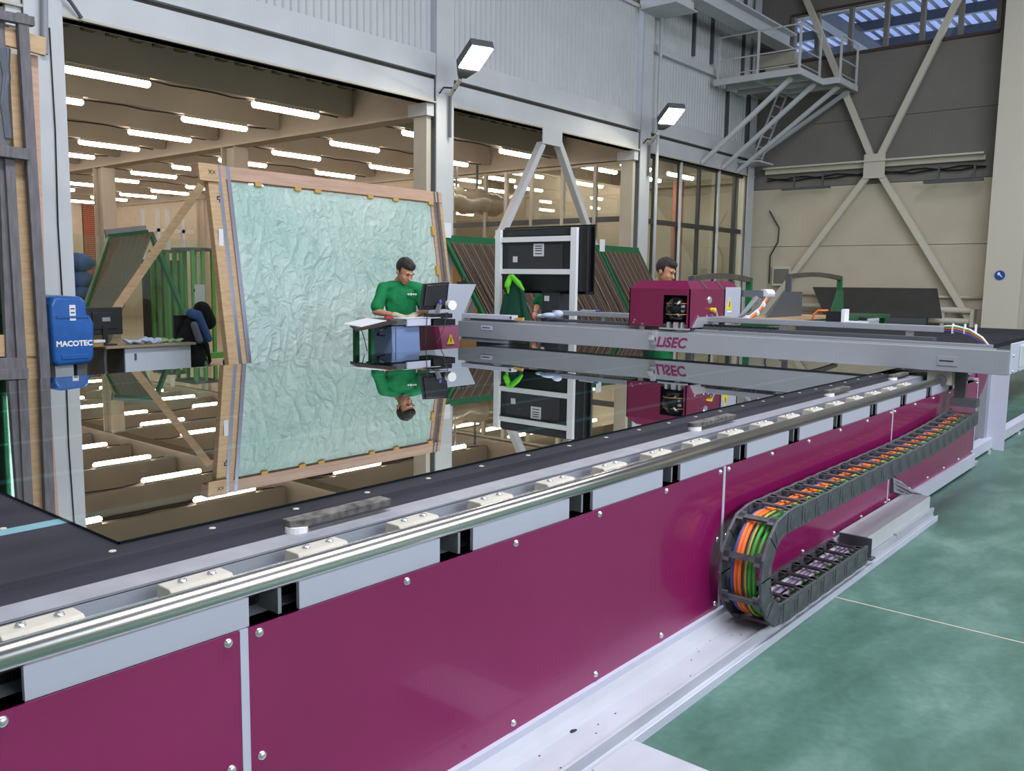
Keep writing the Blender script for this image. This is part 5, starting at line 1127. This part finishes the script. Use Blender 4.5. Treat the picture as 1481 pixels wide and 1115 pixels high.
# ================================================================= PEOPLE
def person(base, rot, J, label, shirt='cloth', gloves=True, headtilt=30, headyaw=0, hair='short', vox=.009):
    """J: joints in local metres, front is -y, the person's right hand is at -x"""
    t = thing('person', base, label, 'person'); t.rotation_euler = (0, 0, rot)
    V = {k: Vector(v) for k, v in J.items()}
    HR = Matrix.Rotation(radians(headyaw), 3, 'Z') @ Matrix.Rotation(radians(headtilt), 3, 'X')
    hc = V['head']
    HS = 1.16
    def H(x, y, z): return hc + HR @ Vector((x, y, z)) * HS
    b = MB()
    # head: cranium, face, jaw, nose, brow, ears, lips, chin
    def E_(c_, r_, n_=12): b.ell(H(*c_), tuple(q * HS for q in r_), n_, HR)
    E_((0, .015, .03), (.076, .095, .098), 20); E_((0, -.035, -.03), (.060, .06, .085), 18); E_((0, -.052, -.088), (.036, .034, .026), 14)
    b.caps(H(0, -.088, .012), H(0, -.112, -.028), .010, .016, 10); E_((0, -.082, .03), (.055, .018, .012)); E_((0, -.090, -.058), (.024, .012, .009), 10)
    for s in (-1, 1): E_((s * .077, .012, -.012), (.010, .020, .032), 10); E_((s * .038, -.066, -.028), (.020, .018, .02), 10)
    b.caps(H(0, .02, -.06), V['neck'], .052, .060)
    b.caps(V['neck'], V['chest'] + Vector((0, 0, .1)), .07, .11, flat=(1.2, .8))
    b.caps(V['chest'] + Vector((0, 0, .08)), V['pelvis'] + Vector((0, 0, .12)), .155, .135, flat=(1.05, .72)); b.caps(V['pelvis'] + Vector((0, 0, .1)), V['pelvis'], .14, .15, flat=(1.1, .78))
    for s, n in ((-1, 'r'), (1, 'l')):
        sh, el, ha = V['sh' + n], V['el' + n], V['ha' + n]
        b.caps(V['neck'] + Vector((s * .03, 0, -.04)), sh, .055, .062); b.caps(sh, el, .056, .042); b.caps(el, ha, .043, .028)
        # hand: palm, four fingers, thumb
        d = (ha - el).normalized(); side = Vector((s * -1, 0, 0)); side = (side - d * side.dot(d)).normalized(); nn = d.cross(side) * (1 if s > 0 else -1)
        if nn.z > 0: nn = -nn
        pc = ha + d * .05
        b.ell(pc, (.038, .045, .02), 12, Matrix((side, d, nn)).transposed())
        for q in range(4):
            off = side * (-.027 + .018 * q); L = (.062, .072, .068, .055)[q]; f0 = ha + d * .085 + off; f1 = f0 + d * L * .5 + nn * .012; f2 = f1 + d * L * .3 + nn * L * .5
            b.caps(f0, f1, .0095, .009, 8); b.caps(f1, f2, .009, .0075, 8)
        t0 = ha + d * .035 + side * .03; t1 = t0 + side * .03 + d * .03; b.caps(t0, t1, .012, .010, 8); b.caps(t1, t1 + d * .032 + nn * .01, .010, .008, 8)
    hip = V['pelvis']
    for s in (-1, 1):
        h_ = hip + Vector((s * .09, 0, -.02)); kn = Vector((hip.x + s * .11, hip.y - .03, hip.z * .52)); an = Vector((hip.x + s * .12, hip.y + .02, .09))
        b.caps(h_, kn, .088, .058); b.caps(kn, an, .056, .036); b.caps(an + Vector((0, .03, -.05)), an + Vector((0, -.14, -.06)), .035, .028)
    remesh(b, 'body', 'skin', t, vox, 3).location = (0, 0, 0)
    # shirt
    c = MB(); ch_ = V['chest']
    c.caps(V['neck'] + Vector((0, .0, -.055)), ch_ + Vector((0, 0, .1)), .088, .13, flat=(1.2, .85)); c.caps(ch_ + Vector((0, 0, .08)), hip + Vector((0, 0, .1)), .175, .165, flat=(1.05, .76)); c.caps(hip + Vector((0, 0, .1)), hip + Vector((0, 0, -.0)), .165, .168, flat=(1.08, .78))
    for s, n in ((-1, 'r'), (1, 'l')):
        sh, el = V['sh' + n], V['el' + n]; e2 = sh.lerp(el, .80)
        c.caps(V['neck'] + Vector((s * .045, 0, -.055)), sh, .062, .070); c.caps(sh, e2, .071, .064)
        c.caps(sh.lerp(el, .3) , e2, .068, .070)
    c2 = remesh(c, 'shirt', shirt, t, vox, 3); c2.location = (0, 0, 0)
    # fabric folds
    for v in c2.data.vertices:
        w_ = noise.noise(Vector((v.co.x * 7, v.co.y * 6, v.co.z * 11))) * .012 + (1 - abs(noise.noise(Vector((v.co.x * 5 + v.co.z * 6, v.co.y * 6, v.co.z * 4 - v.co.x * 5)))) * 2) * .007
        v.co += v.normal * w_
    c = MB()
    for s in (-1, 1):
        h_ = hip + Vector((s * .085, 0, 0)); kn = Vector((hip.x + s * .11, hip.y - .03, hip.z * .52)); an = Vector((hip.x + s * .12, hip.y + .02, .10))
        c.caps(h_, kn, .112, .078); c.caps(kn, an, .078, .066)
    c.caps(hip + Vector((0, 0, .06)), hip, .145, .15, flat=(1.1, .8)); remesh(c, 'trousers', 'trouser', t, .012, 3).location = (0, 0, 0)
    for s in (-1, 1):
        c = MB(); an = Vector((hip.x + s * .12, hip.y + .02, .05)); c.caps(an + Vector((0, .05, .0)), an + Vector((0, -.16, -.008)), .05, .042); remesh(c, 'shoe', 'shoe', t, .01, 2).location = (0, 0, 0)
    # hair
    c = MB(); c.ell(H(0, .020, .040), tuple(q * HS for q in (.086, .104, .101)), 36, HR)
    c.ell(H(0, -.03, .085), tuple(q * HS for q in (.066, .060, .048)), 24, HR)
    hm_ = remesh(c, 'hair', 'hair', t, .006, 1)
    import bmesh
    inv = HR.inverted(); bm = bmesh.new(); bm.from_mesh(hm_.data); bad = []
    for v in bm.verts:
        l = inv @ (v.co - hc) / HS; ln = .012 * noise.noise(Vector((l.x * 60, l.y * 60, 2)))
        cut = .066 if l.y < -.055 else (.066 + (l.y + .055) / .045 * .066 if l.y < -.01 else (.0 if l.y < .02 else -.055))
        if l.z < min(cut, .066) + ln * (1 if hair == 'short' else .5) and not (abs(l.x) > .06 and l.y > -.022 and l.z > -.01): bad.append(v)
        v.co += (v.co - hc).normalized() * (.004 * noise.noise(Vector((l.x * 45, l.y * 25, l.z * 45))))
    bmesh.ops.delete(bm, geom=bad, context='VERTS'); bm.to_mesh(hm_.data); bm.free()
    hm_.location = (0, 0, 0)
    for s in (-1, 1):
        c = MB(); c.ell(H(s * .031, -.094, .036), (.021, .006, .0055), 8, HR); c.build('eyebrow', 'hair', t).parent = t
        o = MB(); o.ell(H(s * .030, -.088, .012), (.013, .006, .004), 8, HR); o.build('eye', 'black', t)
    for o in t.children:   # parts were modelled in the local frame
        if o.name.startswith(('eyebrow', 'eye')): o.location = o.location + Vector(base)
    if gloves:
        for s, n in ((-1, 'r'), (1, 'l')):
            el, ha = V['el' + n], V['ha' + n]; d = (ha - el).normalized(); side = Vector((-s, 0, 0)); side = (side - d * side.dot(d)).normalized(); nn = d.cross(side)
            if nn.z > 0: nn = -nn
            g = MB(); g.caps(ha - d * .035, ha + d * .01, .038, .036); pc = ha + d * .05
            g.ell(pc, (.048, .055, .03), 12, Matrix((side, d, nn)).transposed())
            for q in range(4):
                off = side * (-.033 + .022 * q); L = (.066, .076, .072, .058)[q]; f0 = ha + d * .085 + off; f1 = f0 + d * L * .5 + nn * .012; f2 = f1 + d * L * .3 + nn * L * .5
                g.caps(f0, f1, .0125, .012, 8); g.caps(f1, f2, .012, .0105, 8)
            t0 = ha + d * .03 + side * .035; t1 = t0 + side * .03 + d * .03; g.caps(t0, t1, .016, .013, 8); g.caps(t1, t1 + d * .035 + nn * .01, .013, .011, 8)
            remesh(g, 'glove', 'glove', t, .005, 1).location = (0, 0, 0)
    return t
JM = dict(pelvis=(0, .03, 1.0), chest=(0, .02, 1.34), neck=(0, .0, 1.605), head=(.02, -.11, 1.715), shr=(-.205, 0, 1.525), shl=(.205, 0, 1.525), elr=(-.31, -.04, 1.255), ell=(.27, -.06, 1.26), har=(-.11, -.28, 1.215), hal=(.07, -.31, 1.215))
hp = AY(583, 373, 7.5)
m1 = person((hp.x - .03, 7.5, 0), radians(-30), JM, 'man in green t-shirt and cream work gloves bent over the console', headtilt=34, headyaw=24)
# chest print
J2 = dict(JM); 
pm = Matrix.Rotation(radians(-30), 4, 'Z')
lo = MB(); 
for (dx, w_, h_) in ((-.03, .02, .02), (0.0, .022, .026), (.03, .02, .018), (.055, .02, .02)): lo.ell((.085 + dx, -.132, 1.455), (w_ * .7, .006, h_ * .6), 8)
lo = lo.build('chest_print', 'white', m1); lo.location = Vector(lo.location) + Vector(ROOTS[m1.name]); 
J3 = dict(JM, head=(0, -.09, 1.735), neck=(0, 0, 1.62)); hp = AY(956, 373, 5.25)
person((8.98, 5.25, 0), radians(-30), {k: (v[0], v[1], v[2] + .03) for k, v in J3.items()}, 'dark-haired man in green shirt looking down behind the magenta cutting head', gloves=False, headtilt=24, headyaw=30, hair='crop', vox=.010)
hp = AY(806, 430, 7.6)
J4 = dict(JM, head=(0, -.16, 1.68), elr=(-.26, -.12, 1.27), ell=(.27, -.1, 1.27), har=(-.18, -.38, 1.18), hal=(.15, -.38, 1.18))
person((hp.x + .02, 7.62, 0), radians(-75), J4, 'man in green shirt mostly hidden behind the black display, bare forearm showing', gloves=False, headtilt=40, vox=.010)
